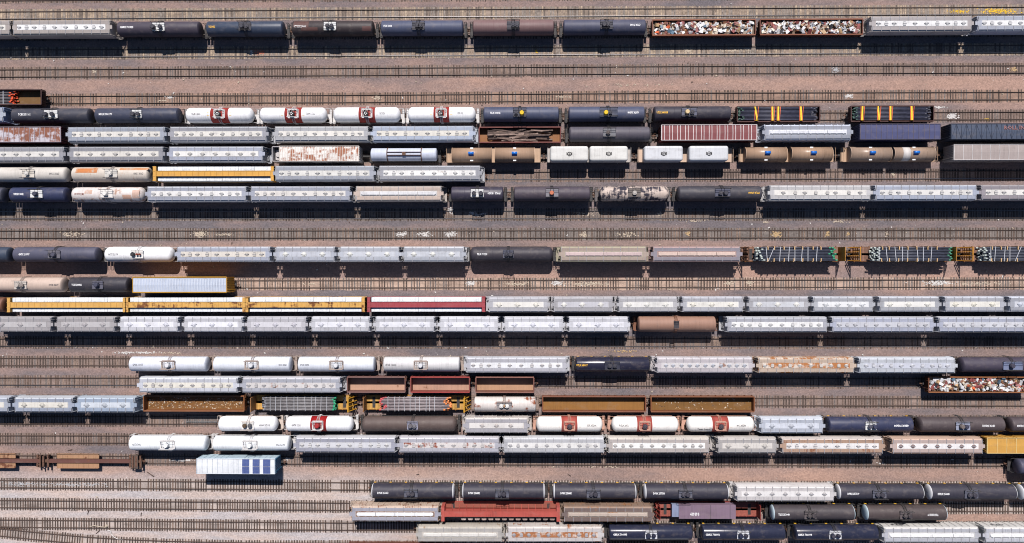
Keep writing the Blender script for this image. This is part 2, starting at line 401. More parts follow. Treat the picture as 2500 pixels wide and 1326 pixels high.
def build_tracks():
    for k in TR:
        rnd = random.Random(100+k)
        root = thing('railway_track', TLAB[k], 'railway track', (0, 0, 0), group='parallel railway tracks of the yard')
        for s in (-1, 1): part('rail', rail_mesh(k, s*.7525), root)
        bm_ = MB(); xs = [PATH[k][0][0]+(PATH[k][-1][0]-PATH[k][0][0])*j/220 for j in range(221)]
        for x in xs:
            y, a = ty(k, x)
            for q in (-1, 1): bm_.v.append((x, y+q*(1.22+rnd.uniform(-.16, .16)), .006))
        for j in range(220): bm_.face([2*j, 2*j+2, 2*j+3, 2*j+1])
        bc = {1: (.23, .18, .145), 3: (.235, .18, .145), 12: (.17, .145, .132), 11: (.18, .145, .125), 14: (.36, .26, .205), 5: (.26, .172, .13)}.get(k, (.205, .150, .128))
        if k > 23: bc = (.35, .295, .265)
        part('track_bed', (bm_, M_BED), root, col=bc)
        style = OPEN.get(k, (0, 'dark'))[1]; sp = .555 if style == 'dark' else .46
        x0, x1 = PATH[k][0][0], PATH[k][-1][0]
        xi = at(OPEN[k][0], 663)[0] if k in OPEN else 1e9
        mb = MB(); cnt = 0; x = x0; run = 0.0
        buried = {'dark': .05, 'pale': .03}[style]
        if k in (5, 14): buried = .16
        if k in (24, 25, 26, 27): buried = .04
        x += sp/2
        while x < x1:
            x += sp*rnd.uniform(.86, 1.14)
            run += rnd.uniform(-.12, .12); run = max(-.5, min(.5, run))
            y, a = ty(k, x)
            gone = rnd.random() < buried
            wts = (.34, .34, .18, .14) if style == 'dark' else (.36, .34, .16, .14)
            if style == 'dark': q = .5+run; wts = (.5*(1-q)+.08, .34*(1-q)+.12, .34*q+.06, .42*q+.06)
            if k in (24, 25, 26, 27): wts = (.5, .4, .06, .04)
            t = rnd.choices(range(4), wts)[0]
            if k == 12 or k == 11: t = rnd.choices(range(4), (.45, .25, .08, .22))[0]
            ang = a+rnd.uniform(-.02, .02); dy = rnd.uniform(-.06, .06)
            if gone: continue
            w = (.145 if style == 'dark' else .15)*rnd.uniform(.85, 1.1)
            if x >= xi and cnt < 100:
                o = part('tie', TIE_MESH[style, t], root, (x, y+dy, rnd.uniform(-.008, .004)), rz=ang); o.scale = (w/(.145 if style == 'dark' else .15), rnd.uniform(.96, 1.03), 1); cnt += 1
            else:
                i = len(mb.v); mb.box(-w, w, -1.3, 1.3, -.08, .03+rnd.uniform(-.008, .004), t)
                ca, sa = math.cos(ang), math.sin(ang)
                for q in range(i, i+8):
                    vx, vy, vz = mb.v[q]; mb.v[q] = (x+vx*ca-vy*sa, y+dy+vx*sa+vy*ca, vz)
        tag(part('ties', (mb, TIE[style]), root), kind='stuff')

# ------------------------------------------------------------------ shared small meshes
def truck_mesh():
    mb = MB()
    for s in (-1, 1):
        mb.box(-1.25, 1.25, s*.95-.09, s*.95+.09, .5, .72); mb.box(-.35, .35, s*.95-.12, s*.95+.12, .38, .85)
        for x in (-.88, .88):
            mb.cyl((x, s*.82-.07, RT+.43), (0, 1, 0), .43, .14, 14); mb.box(x-.2, x+.2, s*.95-.11, s*.95+.11, .45, .8)
    for x in (-.88, .88): mb.cyl((x, -.95, RT+.43), (0, 1, 0), .08, 1.9, 8)
    mb.box(-.2, .2, -.95, .95, .5, .84)
    return mb.mesh('truck', M_DARK)
TRUCK = truck_mesh()
def coupler_mesh():
    mb = MB(); mb.box(-.2, .34, -.09, .09, .82, 1.0); mb.box(.3, .5, -.16, .13, .78, 1.04); mb.box(.46, .62, -.17, -.06, .80, 1.02); mb.box(.5, .62, .02, .1, .82, 1.0)
    mb.bar((.1, .25, .95), (.15, .5, 1.02), .03); mb.bar((.1, -.5, .8), (.5, -.32, .55), .035)
    return mb.mesh('coupler', M_RUSTY)
COUPLER = coupler_mesh()
def outlet_mesh():
    mb = MB(); n = len(mb.v)
    mb.v += [(-1.6, -1.2, .95), (1.6, -1.2, .95), (1.6, 1.2, .95), (-1.6, 1.2, .95), (-.35, -.5, .42), (.35, -.5, .42), (.35, .5, .42), (-.35, .5, .42)]
    for q in ((0, 1, 5, 4), (1, 2, 6, 5), (2, 3, 7, 6), (3, 0, 4, 7)): mb.face([k for k in reversed(q)])
    mb.face([4, 5, 6, 7]); return mb.mesh('outlet_chute', PAINT)
OUTLET = outlet_mesh()
def hatch_round(r, bm_=1):
    mb = MB(); mb.cyl((0, 0, 0), (0, 0, 1), r, .09, 18); mb.cyl((0, 0, .09), (0, 0, 1), r*.78, .03, 18, 0, r*.5)
    mb.box(-r*1.3, r*1.3, -.045, .045, .05, .16, bm_); return mb.mesh('roof_hatch', [PAINT, M_BRACKET])
def hatch_square():
    mb = MB(); mb.box(-.3, .3, -.34, .24, 0, .14); mb.box(-.36, .36, -.1, .0, .0, .17, 1); mb.box(-.22, .22, .24, .38, 0, .08, 1); return mb.mesh('roof_hatch', [PAINT, M_BRACKET])
HR = hatch_round(.35); HS = hatch_square(); HB = hatch_round(.47, 0); HM = hatch_round(.38)
def manway_mesh():
    mb = MB(); mb.cyl((0, 0, 0), (0, 0, 1), .34, .42, 18); mb.cyl((0, 0, .42), (0, 0, 1), .42, .1, 18); mb.cyl((0, 0, .52), (0, 0, 1), .3, .06, 14, 0, .2)
    mb.bar((-.5, 0, .46), (.5, 0, .46), .04)
    return mb.mesh('manway', PAINT)
def valve_mesh():
    mb = MB(); mb.cyl((0, 0, 0), (0, 0, 1), .46, .62, 20); mb.cyl((0, 0, .62), (0, 0, 1), .46, .1, 20, 0, .34); return mb.mesh('valve_housing', PAINT)
def open_valve_mesh():
    mb = MB(); n = 20
    mb.cyl((0, 0, .0), (0, 0, 1), .46, .3, n, 1)
    i = len(mb.v)
    for r in (.5, .42):
        for z in (.0, .62):
            for k in range(n): t = 2*PI*k/n; mb.v.append((r*math.cos(t), r*math.sin(t), z))
    for k in range(n):
        k2 = (k+1) % n
        mb.face([i+k, i+k2, i+n+k2, i+n+k], 1, True); mb.face([i+3*n+k, i+3*n+k2, i+2*n+k2, i+2*n+k], 1, True); mb.face([i+n+k, i+n+k2, i+3*n+k2, i+3*n+k], 1)
    for a in range(5):
        t = 2*PI*a/5+.4; mb.cyl((.24*math.cos(t), .24*math.sin(t), .3), (0, 0, 1), .085, .3, 8, 0)
    mb.cyl((0, 0, .3), (0, 0, 1), .07, .26, 8, 1)
    return mb.mesh('valve_housing', [M_WHITE, M_DARK])
MANWAY = manway_mesh(); VALVE = valve_mesh(); OPENV = open_valve_mesh()

# ------------------------------------------------------------------ car registry (labels are worked out at the end)
CARS = []   # dict(root, look, row, x, short)
def place(row, u0, u1, h, name, look, cat, short=None, group=None):
    k = ROWT[row]; v = tv(k, (u0+u1)/2)
    vv = NAD[1]+(v-NAD[1])*H/(H-h)
    xa, xb = at(u0, vv, h)[0], at(u1, vv, h)[0]; xc = (xa+xb)/2
    y, a = ty(k, xc)
    root = thing(name, None, cat, (xc, y, 0), a, group)
    CARS.append(dict(root=root, look=look, row=row, x=xc, short=short or look, cat=cat))
    return root, (xb-xa)/2
def lx(root, u, h, row):
    k = ROWT[row]; v = tv(k, u); vv = NAD[1]+(v-NAD[1])*H/(H-h)
    return at(u, vv, h)[0]-root.location.x
def running_gear(root, hl, over=.75, inset=1.9):
    for s in (-1, 1):
        part('truck', TRUCK, root, (s*(hl-inset), 0, 0))
    mb = MB(); mb.box(-hl-over+.25, hl+over-.25, -.22, .22, .86, 1.12)
    for s in (-1, 1): mb.box(s*(hl-inset)-.3, s*(hl-inset)+.3, -1.1, 1.1, .9, 1.14)
    uf = part('underframe', (mb, M_DARK), root)
    for s in (-1, 1):
        part('coupler', COUPLER, uf, (s*(hl+over-.3), 0, 0), rz=0 if s > 0 else PI)

# ---- tank car
def tank(row, u0, u1, look, col, plat=None, text=None, head='e', band=None, headcol=None, R=1.5, rust=0.0, spot=None, gloss=.15, trim=None,
         reflect=False, placards=None, short=None, patches=None, pspot=None):
    ZC = 2.72
    if rust == 0 and min(col) > .5: rust, spot = random.Random(int(u0)).choice([.12, .22, .3]), (.50, .44, .38)
    elif rust == 0: rust, spot = random.Random(int(u0)).choice([.1, .25, .32]), tuple(q*1.9+.02 for q in col)
    root, hl = place(row, u0, u1, ZC, 'tank_car', look, 'tank car', short, 'tank cars standing in the yard')
    d = {'e': .52, 'p': .95, 'f': .36}[head]*R/1.5
    trim = trim or M_DARK; tm = trim if not isinstance(trim, tuple) else PAINT; tcol = trim if isinstance(trim, tuple) else None
    def heads(s):
        return [(s*(hl-d+d*math.sin(t)), R*(math.cos(t) if head == 'p' else math.cos(t)**.72)) for t in [PI/2*j/9 for j in range(10)]]
    A = [(x, (0 if abs(r) < 1e-4 else r)) for x, r in reversed(heads(-1))]; B = [(x, (0 if abs(r) < 1e-4 else r)) for x, r in heads(1)]
    A[0] = (A[0][0], 0); B[-1] = (B[-1][0], 0)
    mb = MB()
    kw = dict(col=col, rust=rust, spot=spot, gloss=gloss)
    for j in range(1, 4):
        x = -hl+d+(2*hl-2*d)*j/4; mb.revolve([(x-.04, R*.99), (x-.03, R+.012), (x+.03, R+.012), (x+.04, R*.99)], ZC, 36)
    if headcol:
        mb.revolve([A[-1], B[0]], ZC, 36)
        shell = part('tank_shell', (mb, PAINT), root, **kw)
        for pr in (A, B): part('tank_head', (MB().revolve(pr, ZC, 36), PAINT), root, col=headcol, rust=.1)
    else:
        mb.revolve(A+B, ZC, 36); shell = part('tank_shell', (mb, PAINT), root, **kw)
    if band:
        b0, b1, bc = lx(root, band[0], ZC+R, row), lx(root, band[1], ZC+R, row), band[2]
        part('thermal_band', (MB().revolve([(b0, R*.98), (b0, R+.02), (b1, R+.02), (b1, R*.98)], ZC, 36), PAINT), root, col=bc, rust=.12, spot=(.16, .03, .03))
        if placards:
            for s, xx in ((-1, b0-.45), (1, b1+.45)):
                pm = MB(); i = len(pm.v)
                for ya in (-.35, .35):
                    for xo in (-.22, .22):
                        t = ya/R*1.0; pm.v.append((xx+xo, math.sin(t)*(R+.015), ZC+math.cos(t)*(R+.015)))
                pm.face([0, 1, 3, 2]); part('placard', (pm, PAINT), root, col=placards)
    if patches:
        for (pu0, pu1, a0, a1, pc) in patches:
            x0, x1 = lx(root, pu0, ZC+R, row), lx(root, pu1, ZC+R, row); pm = MB()
            for j in range(9):
                t = a0+(a1-a0)*j/8
                for x in (x0, x1): pm.v.append((x, math.sin(t)*(R+.012), ZC+math.cos(t)*(R+.012)))
            for j in range(8): pm.face([2*j, 2*j+1, 2*j+3, 2*j+2], 0, True)
            part('repaint_patch', (pm, PAINT), shell, col=pc, rust=pspot[1] if pspot else .2, spot=pspot[0] if pspot else None)
    zt = ZC+R
    if plat:
        pc_u, pcol, domes = plat[:3]; pw = plat[3] if len(plat) > 3 else 1.25
        px = lx(root, pc_u, zt+.2, row)
        mb = MB(); hw = .82
        solid = pcol is not None
        if solid: mb.box(px-pw, px+pw, -hw, hw, zt+.08, zt+.13)
        else:
            for q in (-hw, hw): mb.box(px-pw, px+pw, q-.12, q+.12, zt+.06, zt+.12)
            for q in (-pw, pw): mb.box(px+q-.14, px+q+.14, -hw, hw, zt+.05, zt+.11)
        for q in (-1, 1): mb.box(px+q*pw*.7-.05, px+q*pw*.7+.05, -hw, hw, zt-.25, zt+.06)
        pl = part('platform', (mb, PAINT if solid else tm), root, col=pcol or tcol, rust=.1)
        for q in (-1, 1):
            hb = MB(); y = q*hw
            hb.bar((px-pw, y, zt+1.05), (px+pw, y, zt+1.05), .03); hb.bar((px-pw, y, zt+.6), (px+pw, y, zt+.6), .025)
            for xx in (-pw, -.3, .3, pw): hb.bar((px+xx, y, zt+.1), (px+xx, y, zt+1.05), .03)
            part('handrail', (hb, tm), pl, col=tcol)
        for q in (-1, 1):
            lb = MB()
            for xx in (-.24, .24):
                pr = None
                for j in range(8):
                    t = q*(.35+1.2*j/7); p = (px+xx, math.sin(t)*(R+.16), ZC+math.cos(t)*(R+.16))
                    if pr: lb.bar(pr, p, .03)
                    pr = p
                lb.bar(pr, (px+xx, q*(R+.14), 1.35), .03)
            for j in range(14):
                z = 1.4+j*.24
                if z < ZC: lb.bar((px-.24, q*(R+.15), z), (px+.24, q*(R+.15), z), .02)
                else:
                    t = .35+1.2*(j-6)/8
                    lb.bar((px-.24, q*math.sin(t)*(R+.16), ZC+math.cos(t)*(R+.16)), (px+.24, q*math.sin(t)*(R+.16), ZC+math.cos(t)*(R+.16)), .02)
            part('ladder', (lb, tm), root, col=tcol)
        for dm in domes:
            kind, dx, c = dm[:3]
            me = {'m': MANWAY, 'v': VALVE, 'o': OPENV}[kind]
            o = part('valve_housing' if kind != 'm' else 'manway', me, pl, (px+dx, dm[3] if len(dm) > 3 else 0, zt+.12), col=c, rz=random.uniform(0, 1))
            if len(dm) > 4: o.scale = (dm[4], dm[4], 1)
    # end decks and railings
    for s in (-1, 1):
        mb = MB(); xe = s*(hl+.32)
        mb.box(min(xe-.28, xe+.28), max(xe-.28, xe+.28), -1.42, 1.42, 1.14, 1.2)
        mb.box(min(s*(hl-2.2), xe), max(s*(hl-2.2), xe), -.5, .5, 1.13, 1.17)
        for y in (-1.4, 1.4):
            for xx in (xe-.22, xe+.22): mb.bar((xx, y, .5), (xx, y, 2.25), .028)
            mb.bar((xe-.22, y, 2.25), (xe+.22, y, 2.25), .028); mb.bar((xe-.22, y, 1.7), (xe+.22, y, 1.7), .022)
            for z in (.5, .85): mb.bar((xe-.22, y, z), (xe+.22, y, z), .022)
            mb.bar((xe-s*.22, y, 2.25), (s*(hl-2.0), y*.99, 2.25), .025)
        mb.bar((xe+s*.22, -1.4, 2.2), (xe+s*.22, -.55, 2.2), .025); mb.bar((xe+s*.22, 1.4, 2.2), (xe+s*.22, .55, 2.2), .025)
        part('end_platform', (mb, tm), root, col=tcol, rust=.3 if tcol else 0)
    for s in (-1, 1):
        part('saddle', (MB().box(s*(hl-1.9)-.35, s*(hl-1.9)+.35, -1.15, 1.15, 1.12, 1.75), tm), root, col=tcol)
    for y in (-1.56, 1.56):
        mb = MB(); mb.bar((-hl+1.2, y, 2.25), (hl-1.2, y, 2.25), .025)
        for j in range(7):
            x = -hl+1.2+(2*hl-2.4)*j/6; mb.bar((x, y*.93, 2.25), (x, y, 2.25), .025)
        part('side_rail', (mb, tm), root, col=tcol)
    if reflect:
        mb = MB()
        for y in (-1, 1):
            for j in range(6):
                x = -hl+.6+(2*hl-1.2)*j/5; mb.box(x-.22, x+.22, y*1.57-.02, y*1.57+.02, 2.0, 2.36)
        part('reflector_marking', (mb, M_YEL), root)
    if text:
        s, uc, wpx, m, flip = text[:5]
        lettering(s, root, lx(root, uc, zt, row), round(wpx/12.1, 1), m, R, ZC, flip)
    running_gear(root, hl, .82, 2.0)
    return root

# ---- covered hopper
def frac_hatches(n):
    if n == 10: return [(.065, 'r'), (.144, 's'), (.223, 'r'), (.328, 's'), (.432, 'r'), (.547, 'r'), (.655, 's'), (.757, 'r'), (.838, 's'), (.917, 'r')]
    if n == 8: return [(.13, 'r'), (.25, 's'), (.345, 'r'), (.455, 's'), (.57, 's'), (.65, 'r'), (.785, 's'), (.895, 'r')]
    if n == 12: return [(.09, 'r'), (.165, 'r'), (.255, 'r'), (.34, 'r'), (.42, 'r'), (.505, 'r'), (.585, 'r'), (.67, 'r'), (.755, 'r'), (.835, 'r'), (.915, 'r')]
    if n == 7: return [(.09+.135*i, 'm') for i in range(7)]
    if n == 3: return [(.17, 'b'), (.485, 'b'), (.80, 'b')]
    if n == 4: return [(.2, 'b'), (.405, 'b'), (.61, 'b'), (.82, 'b')]
    if n == 13: return [(.27, 'm'), (.5, 'm'), (.73, 'm')]
    return []
def hopper(row, u0, u1, look, col, panel=None, n=10, walk=None, hcol=None, rust=0.0, prust=None, trough=None, spot=None, ribs=False, short=None, logo=None, big=1.0, wrust=None, srust=None):
    def soft(c, k):
        if c is None: return None
        m_ = sum(c)/3; return tuple(m_+(q-m_)*k for q in c)
    panel = soft(panel, .62); vr = random.Random(int(u0)*7+row)
    if rust == 0:
        rust = vr.choice([0, .1, .2, .28, .34]); spot = spot or vr.choice([(.42, .36, .31), (.36, .29, .24), (.30, .29, .30)])
        if prust is None: prust = vr.choice([0, .1, .25, .35])
    tj = vr.uniform(.92, 1.05); col = tuple(min(.85, q*tj) for q in col)
    if walk: tw = vr.uniform(.94, 1.12); walk = tuple(min(.8, q*tw) for q in walk)
    if col[2] > col[0]: col = soft(col, .8); walk = soft(walk, .75)
    root, hl = place(row, u0, u1, 4.35, 'covered_hopper', look, 'hopper car', short, 'covered hopper cars standing in the yard')
    half = [(1.0, .92), (1.36, 1.2), (1.52, 1.9), (1.58, 2.7), (1.57, 3.3), (1.5, 3.85), (1.38, 4.12), (1.2, 4.24), (.55, 4.36)]
    if ribs: half = [(1.3, .95), (1.5, 1.1), (1.53, 2.5), (1.53, 3.95), (1.46, 4.12), (1.3, 4.2), (.55, 4.34)]
    prof = half+[(-y, z) for y, z in reversed(half)]
    mb = MB(); mb.prism(prof, -hl, hl)
    kw = dict(col=col, rust=rust, spot=spot)
    # upper edge lips
    for y in (-1.46, 1.46): mb.box(-hl, hl, y-.035, y+.035, 4.02, 4.13)
    if ribs:
        nr = 14
        for j in range(nr+1):
            x = -hl+.05+(2*hl-.1)*j/nr
            for s in (-1, 1): mb.box(x-.06, x+.06, s*1.5 if s > 0 else -1.64, 1.64 if s > 0 else -1.5, 1.1, 3.95)
    body = part('body', (mb, PAINT), root, **kw)
    for t in (-.55, 0, .55): part('outlet_chute', OUTLET, root, (t*hl, 0, 0), col=col)
    # running boards with brackets
    wc = walk or tuple(c*.62 for c in col)
    npan = max(5, round(2*hl/1.72))
    for s in (-1, 1):
        mb = MB(); y0, y1 = .66, 1.18
        for j in range(4):
            q = y0+(y1-y0)*j/3; mb.box(-hl+.1, hl-.1, s*q-.07, s*q+.07, 4.335-(q-.66)*.09, 4.40)
        for j in range(npan+1):
            x = -hl+.12+(2*hl-.24)*j/npan
            ya, yb = sorted((s*.52, s*1.49)); mb.box(x-.042, x+.042, ya, yb, 4.405, 4.46, 1)
        part('running_board', (mb, [PAINT, M_BRACKET]), root, col=wc, rust=rust*.6 if wrust is None else wrust, spot=spot)
    for s in (-1, 1):
        mb = MB(); mb.box(min(s*(hl-.75), s*(hl+.0)), max(s*(hl-.75), s*hl), -.62, .62, 4.34, 4.4)
        mb.box(min(s*hl, s*(hl+.48)), max(s*hl, s*(hl+.48)), -.36, .36, 4.3, 4.36)
        part('roof_end_step', (mb, PAINT), root, col=tuple(min(1, c*.9) for c in wc))
    pcol = panel or col; pr = rust if prust is None else prust
    if trough is None:
        mb = MB(); mb.box(-hl+.85, hl-.85, -.53, .53, 4.33, 4.42)
        part('roof_panel', (mb, PAINT), root, col=pcol, rust=pr, spot=spot)
        hc = hcol or tuple(q*.82 for q in pcol)
        for fx, kd in frac_hatches(n):
            me = {'r': HR, 's': HS, 'b': HB, 'm': HM}[kd]
            x = -hl+2*hl*fx
            o = part('roof_hatch', me, root, (x, .0, 4.42), col=hc, rz=random.uniform(-.15, .15) if kd != 's' else 0.0)
    else:
        tcol, square = trough; L0 = hl-.95; ns = 4
        mb = MB(); mb.box(-L0-.12, L0+.12, -.48, .48, 4.33, 4.40); part('roof_panel', (mb, PAINT), root, col=pcol, rust=pr, spot=spot)
        for j in range(ns):
            xa, xb = -L0+2*L0*j/ns+.03, -L0+2*L0*(j+1)/ns-.03
            mb = MB(); r = .34; m_ = 6
            pts = []
            left = (j == 0 and not square); right = (j == ns-1 and not square)
            if right: pts += [(xb-r+r*math.cos(t), r*math.sin(t)) for t in [-PI/2+PI*q/m_ for q in range(m_+1)]]
            else: pts += [(xb, -r), (xb, r)]
            if left: pts += [(xa+r-r*math.cos(t), r*math.sin(t)) for t in [PI/2-PI*q/m_ for q in range(m_+1)]]
            else: pts += [(xa, r), (xa, -r)]
            i = len(mb.v)
            for z, k_ in ((4.40, 1.0), (4.53, 1.0), (4.60, .8)):
                cx = (xa+xb)/2
                for x, y in pts: mb.v.append((cx+(x-cx)*(1 if k_ == 1 else .985), y*k_, z))
            nn = len(pts)
            for lv in range(2):
                for q in range(nn): mb.face([i+lv*nn+q, i+lv*nn+(q+1) % nn, i+(lv+1)*nn+(q+1) % nn, i+(lv+1)*nn+q])
            mb.face([i+2*nn+q for q in range(nn)])
            for y in (-.36, .36):
                for x in (xa+.5, (xa+xb)/2, xb-.5): mb.box(x-.06, x+.06, y-.07, y+.07, 4.4, 4.6)
            part('hatch_cover', (mb, PAINT), root, col=tcol, rust=pr*.4, spot=spot)
    # ends: platform, posts, ladders
    for s in (-1, 1):
        mb = MB(); x0, x1 = s*hl, s*(hl+.85)
        mb.box(min(x0, x1), max(x0, x1), -1.5, 1.5, 1.1, 1.18); mb.box(min(x1-s*.12, x1), max(x1-s*.12, x1), -1.5, 1.5, .95, 1.35)
        for y in (-1.42, 1.42):
            mb.bar((x1-s*.1, y, 1.2), (x0+s*.03, y, 4.05), .045); mb.bar((x1-s*.1, y, 1.2), (x1-s*.1, y, 2.4), .03); mb.bar((x1-s*.1, y, 2.4), (x0, y, 2.4), .03)
            for z in (1.6, 2.0, 2.8, 3.2, 3.6):
                xx = x1-s*.1-s*(z-1.2)/2.85*.72; mb.bar((xx, y, z), (x0, y, z), .022)
        for y in (.55, .95):
            mb.bar((x0+s*.12, y, 1.2), (x0+s*.12, y, 4.35), .03)
        for j in range(10): mb.bar((x0+s*.12, .55, 1.4+j*.3), (x0+s*.12, .95, 1.4+j*.3), .02)
        mb.cyl((x0+s*.3, -.6, 2.2), (s, 0, 0), .28, .06, 12); mb.box(min(x0, x0+s*.4), max(x0, x0+s*.4), -.95, -.35, 1.18, 1.6)
        part('end_frame', (mb, PAINT), root, col=tuple(c*.8 for c in col), rust=rust)
    if logo:
        s, m, w, h_, side, xo = logo[:6]
        key = (s, round(w, 1), h_)
        if key in _txt:
            sg = 1 if side > 0 else -1
            lettering(s, body, 0, w, m, height=h_, plane=lambda px, py: (xo-px*sg, sg*1.615, 2.9+py))
    running_gear(root, hl, 1.1, 1.9)
    return root

# ---- gondola
def gondola(row, u0, u1, look, col, rim=None, floor=None, hi=2.35, rust=.35, short=None, inner=None):
    root, hl = place(row, u0, u1, hi, 'gondola_car', look, 'gondola', short, 'open gondola cars standing in the yard')
    W = 1.52; t = .07; z0 = 1.1
    for s in (-1, 1):
        mb = MB(); ya, yb = sorted((s*(W-t), s*W)); mb.box(-hl, hl, ya, yb, z0, hi)
        nr = max(8, round(2*hl/1.5))
        for j in range(nr+1):
            x = -hl+.1+(2*hl-.2)*j/nr; ya, yb = sorted((s*W, s*(W+.11))); mb.box(x-.09, x+.09, ya, yb, z0, hi-.08)
        w_ = part('side_wall', (mb, PAINT), root, col=col, rust=rust)
        ya, yb = sorted((s*(W-.1), s*(W+.12))); part('top_rim', (MB().box(-hl-.03, hl+.03, ya, yb, hi, hi+.1), PAINT), w_, col=rim or col, rust=rust*.6)
    for s in (-1, 1):
        mb = MB(); xa, xb = sorted((s*(hl-t), s*hl)); mb.box(xa, xb, -W+t, W-t, z0, hi)
        for z in (1.4, 1.75, 2.1): 
            if z < hi: xa, xb = sorted((s*hl, s*(hl+.09))); mb.box(xa, xb, -W, W, z-.07, z+.07)
        xa, xb = sorted((s*(hl-.1), s*(hl+.12))); mb.box(xa, xb, -W+.1, W-.1, hi+.003, hi+.1)
        for y in (-1.2, 1.2):
            for q in (0, .4): mb.bar((s*(hl+.14), y-q*(1 if y > 0 else -1), .6), (s*(hl+.14), y-q*(1 if y > 0 else -1), hi), .025)
        part('end_wall', (mb, PAINT), root, col=col, rust=rust)
    part('floor', (MB().box(-hl+t, hl-t, -W+t, W-t, z0-.02, z0+.06), PAINT), root, col=floor or col, rust=.3)
    running_gear(root, hl, .65, 1.7)
    return root, hl

def scrap(root, hl, label, hi, seed, n=None, x_lo=None, warm=.5):
    """mixed shredded sheet and appliance shells, uncountable"""
    rnd = random.Random(seed); mb = MB()
    n = n or int(hl*2*19)
    # a bed so that nothing floats
    mb.box(-hl+.1, hl-.1, -1.42, 1.42, 1.17, hi-.55, 9)
    for i in range(n):
        x = rnd.uniform(-hl+.55, hl-.55); y = rnd.uniform(-1.15, 1.15)
        big = rnd.random() < .5
        sx, sy, sz = (rnd.uniform(.45, 1.1), rnd.uniform(.35, .75), rnd.uniform(.2, .6)) if big else (rnd.uniform(.2, .75), rnd.uniform(.06, .35), rnd.uniform(.03, .3))
        z = hi-.38+rnd.uniform(-.2, .34)*(1-abs(y)/1.9)
        zone = math.sin(x*.7+seed)+math.sin(x*1.9+seed*2)*.6
        w = [22, 14, 10, 11+9*max(0, zone), 14, 1.6+2*max(0, zone), 7, 3, 5, 12]
        m = rnd.choices(range(10), w)[0]
        b = len(mb.v); mb.box(-sx/2, sx/2, -sy/2, sy/2, -sz/2, sz/2, m)
        R_ = (Matrix.Rotation(rnd.uniform(0, PI), 3, 'Z') @ Matrix.Rotation(rnd.gauss(0, .35), 3, 'X') @ Matrix.Rotation(rnd.gauss(0, .3), 3, 'Y'))
        for q in range(b, b+8):
            p = R_ @ Vector(mb.v[q]); k = rnd.uniform(-.03, .03); mb.v[q] = (x+p.x+k, max(-1.44, min(1.44, y+p.y+k)), z+p.z)
    o = part('scrap_metal', (mb, SCRAPM), None, root.location, rz=root.rotation_euler.z)
    tag(o, label, 'scrap metal', kind='stuff')

# ---- pipe load
def pipes(root, row, u0, u1, label, z0, layers, across, r, colpipe, endA, endB, straps, group, ragged=.5, stakes=None, cat='pipe bundle', width=None):
    xa, xb = lx(root, u0, z0+.5, row), lx(root, u1, z0+.5, row); rnd = random.Random(int(u0)+5)
    th = thing('pipe_bundle', label, cat, root.location, root.rotation_euler.z, group)
    mp = plain('pipe_coat', colpipe, .55, .0, .3, 1.5); ma = plain('pipe_end', endA, .5, 0, .3); mbm = plain('pipe_end_b', endB, .5, 0, .3)
    L = (xb-xa)/2*.985
    mb = MB(); mb.cyl((-L, 0, 0), (1, 0, 0), r, 2*L, 10, 0)
    mb.cyl((-L-.12, 0, 0), (1, 0, 0), r*1.18, .42, 10, 1); mb.cyl((L-.3, 0, 0), (1, 0, 0), r*1.18, .42, 10, 2)
    me = mb.mesh('pipe', [mp, ma, mbm])
    w = width or 2.75; cnt = 0; pitch = w/across
    for l in range(layers):
        for k in range(across):
            if cnt >= 100: break
            y = -w/2+pitch*(k+.5)
            part('pipe', me, th, ((xa+xb)/2+rnd.uniform(-ragged, ragged), y+rnd.uniform(-.01, .01), z0+r*1.18+l*(2*r*1.18+.02))); cnt += 1
    zt = z0+layers*(2*r*1.18+.02)
    for (u, m, wd, sk) in straps:
        x = lx(root, u, zt, row); sm = MB()
        ys = [-w/2-.06, -w/2-.06, w/2+.06, w/2+.06]; zs = [z0, zt+.03, zt+.03, z0]; xs = [0, -sk, sk, 0]
        for q in range(3):
            p = Vector((x+xs[q], ys[q], zs[q])); e = Vector((x+xs[q+1], ys[q+1], zs[q+1]))
            if q == 1: 
                i = len(sm.v)
                for pp in (p, e):
                    for xx in (-wd, wd):
                        for zz in (-.02, .02): sm.v.append((pp.x+xx, pp.y, pp.z+zz))
                sm.face([i+1, i+3, i+7, i+5]); sm.face([i, i+4, i+6, i+2]); sm.face([i, i+1, i+5, i+4]); sm.face([i+2, i+6, i+7, i+3])
            else: sm.box(p.x-wd, p.x+wd, p.y-.02, p.y+.02, min(p.z, e.z), max(p.z, e.z))
        part('strap', (sm, m), th)
    return th, zt

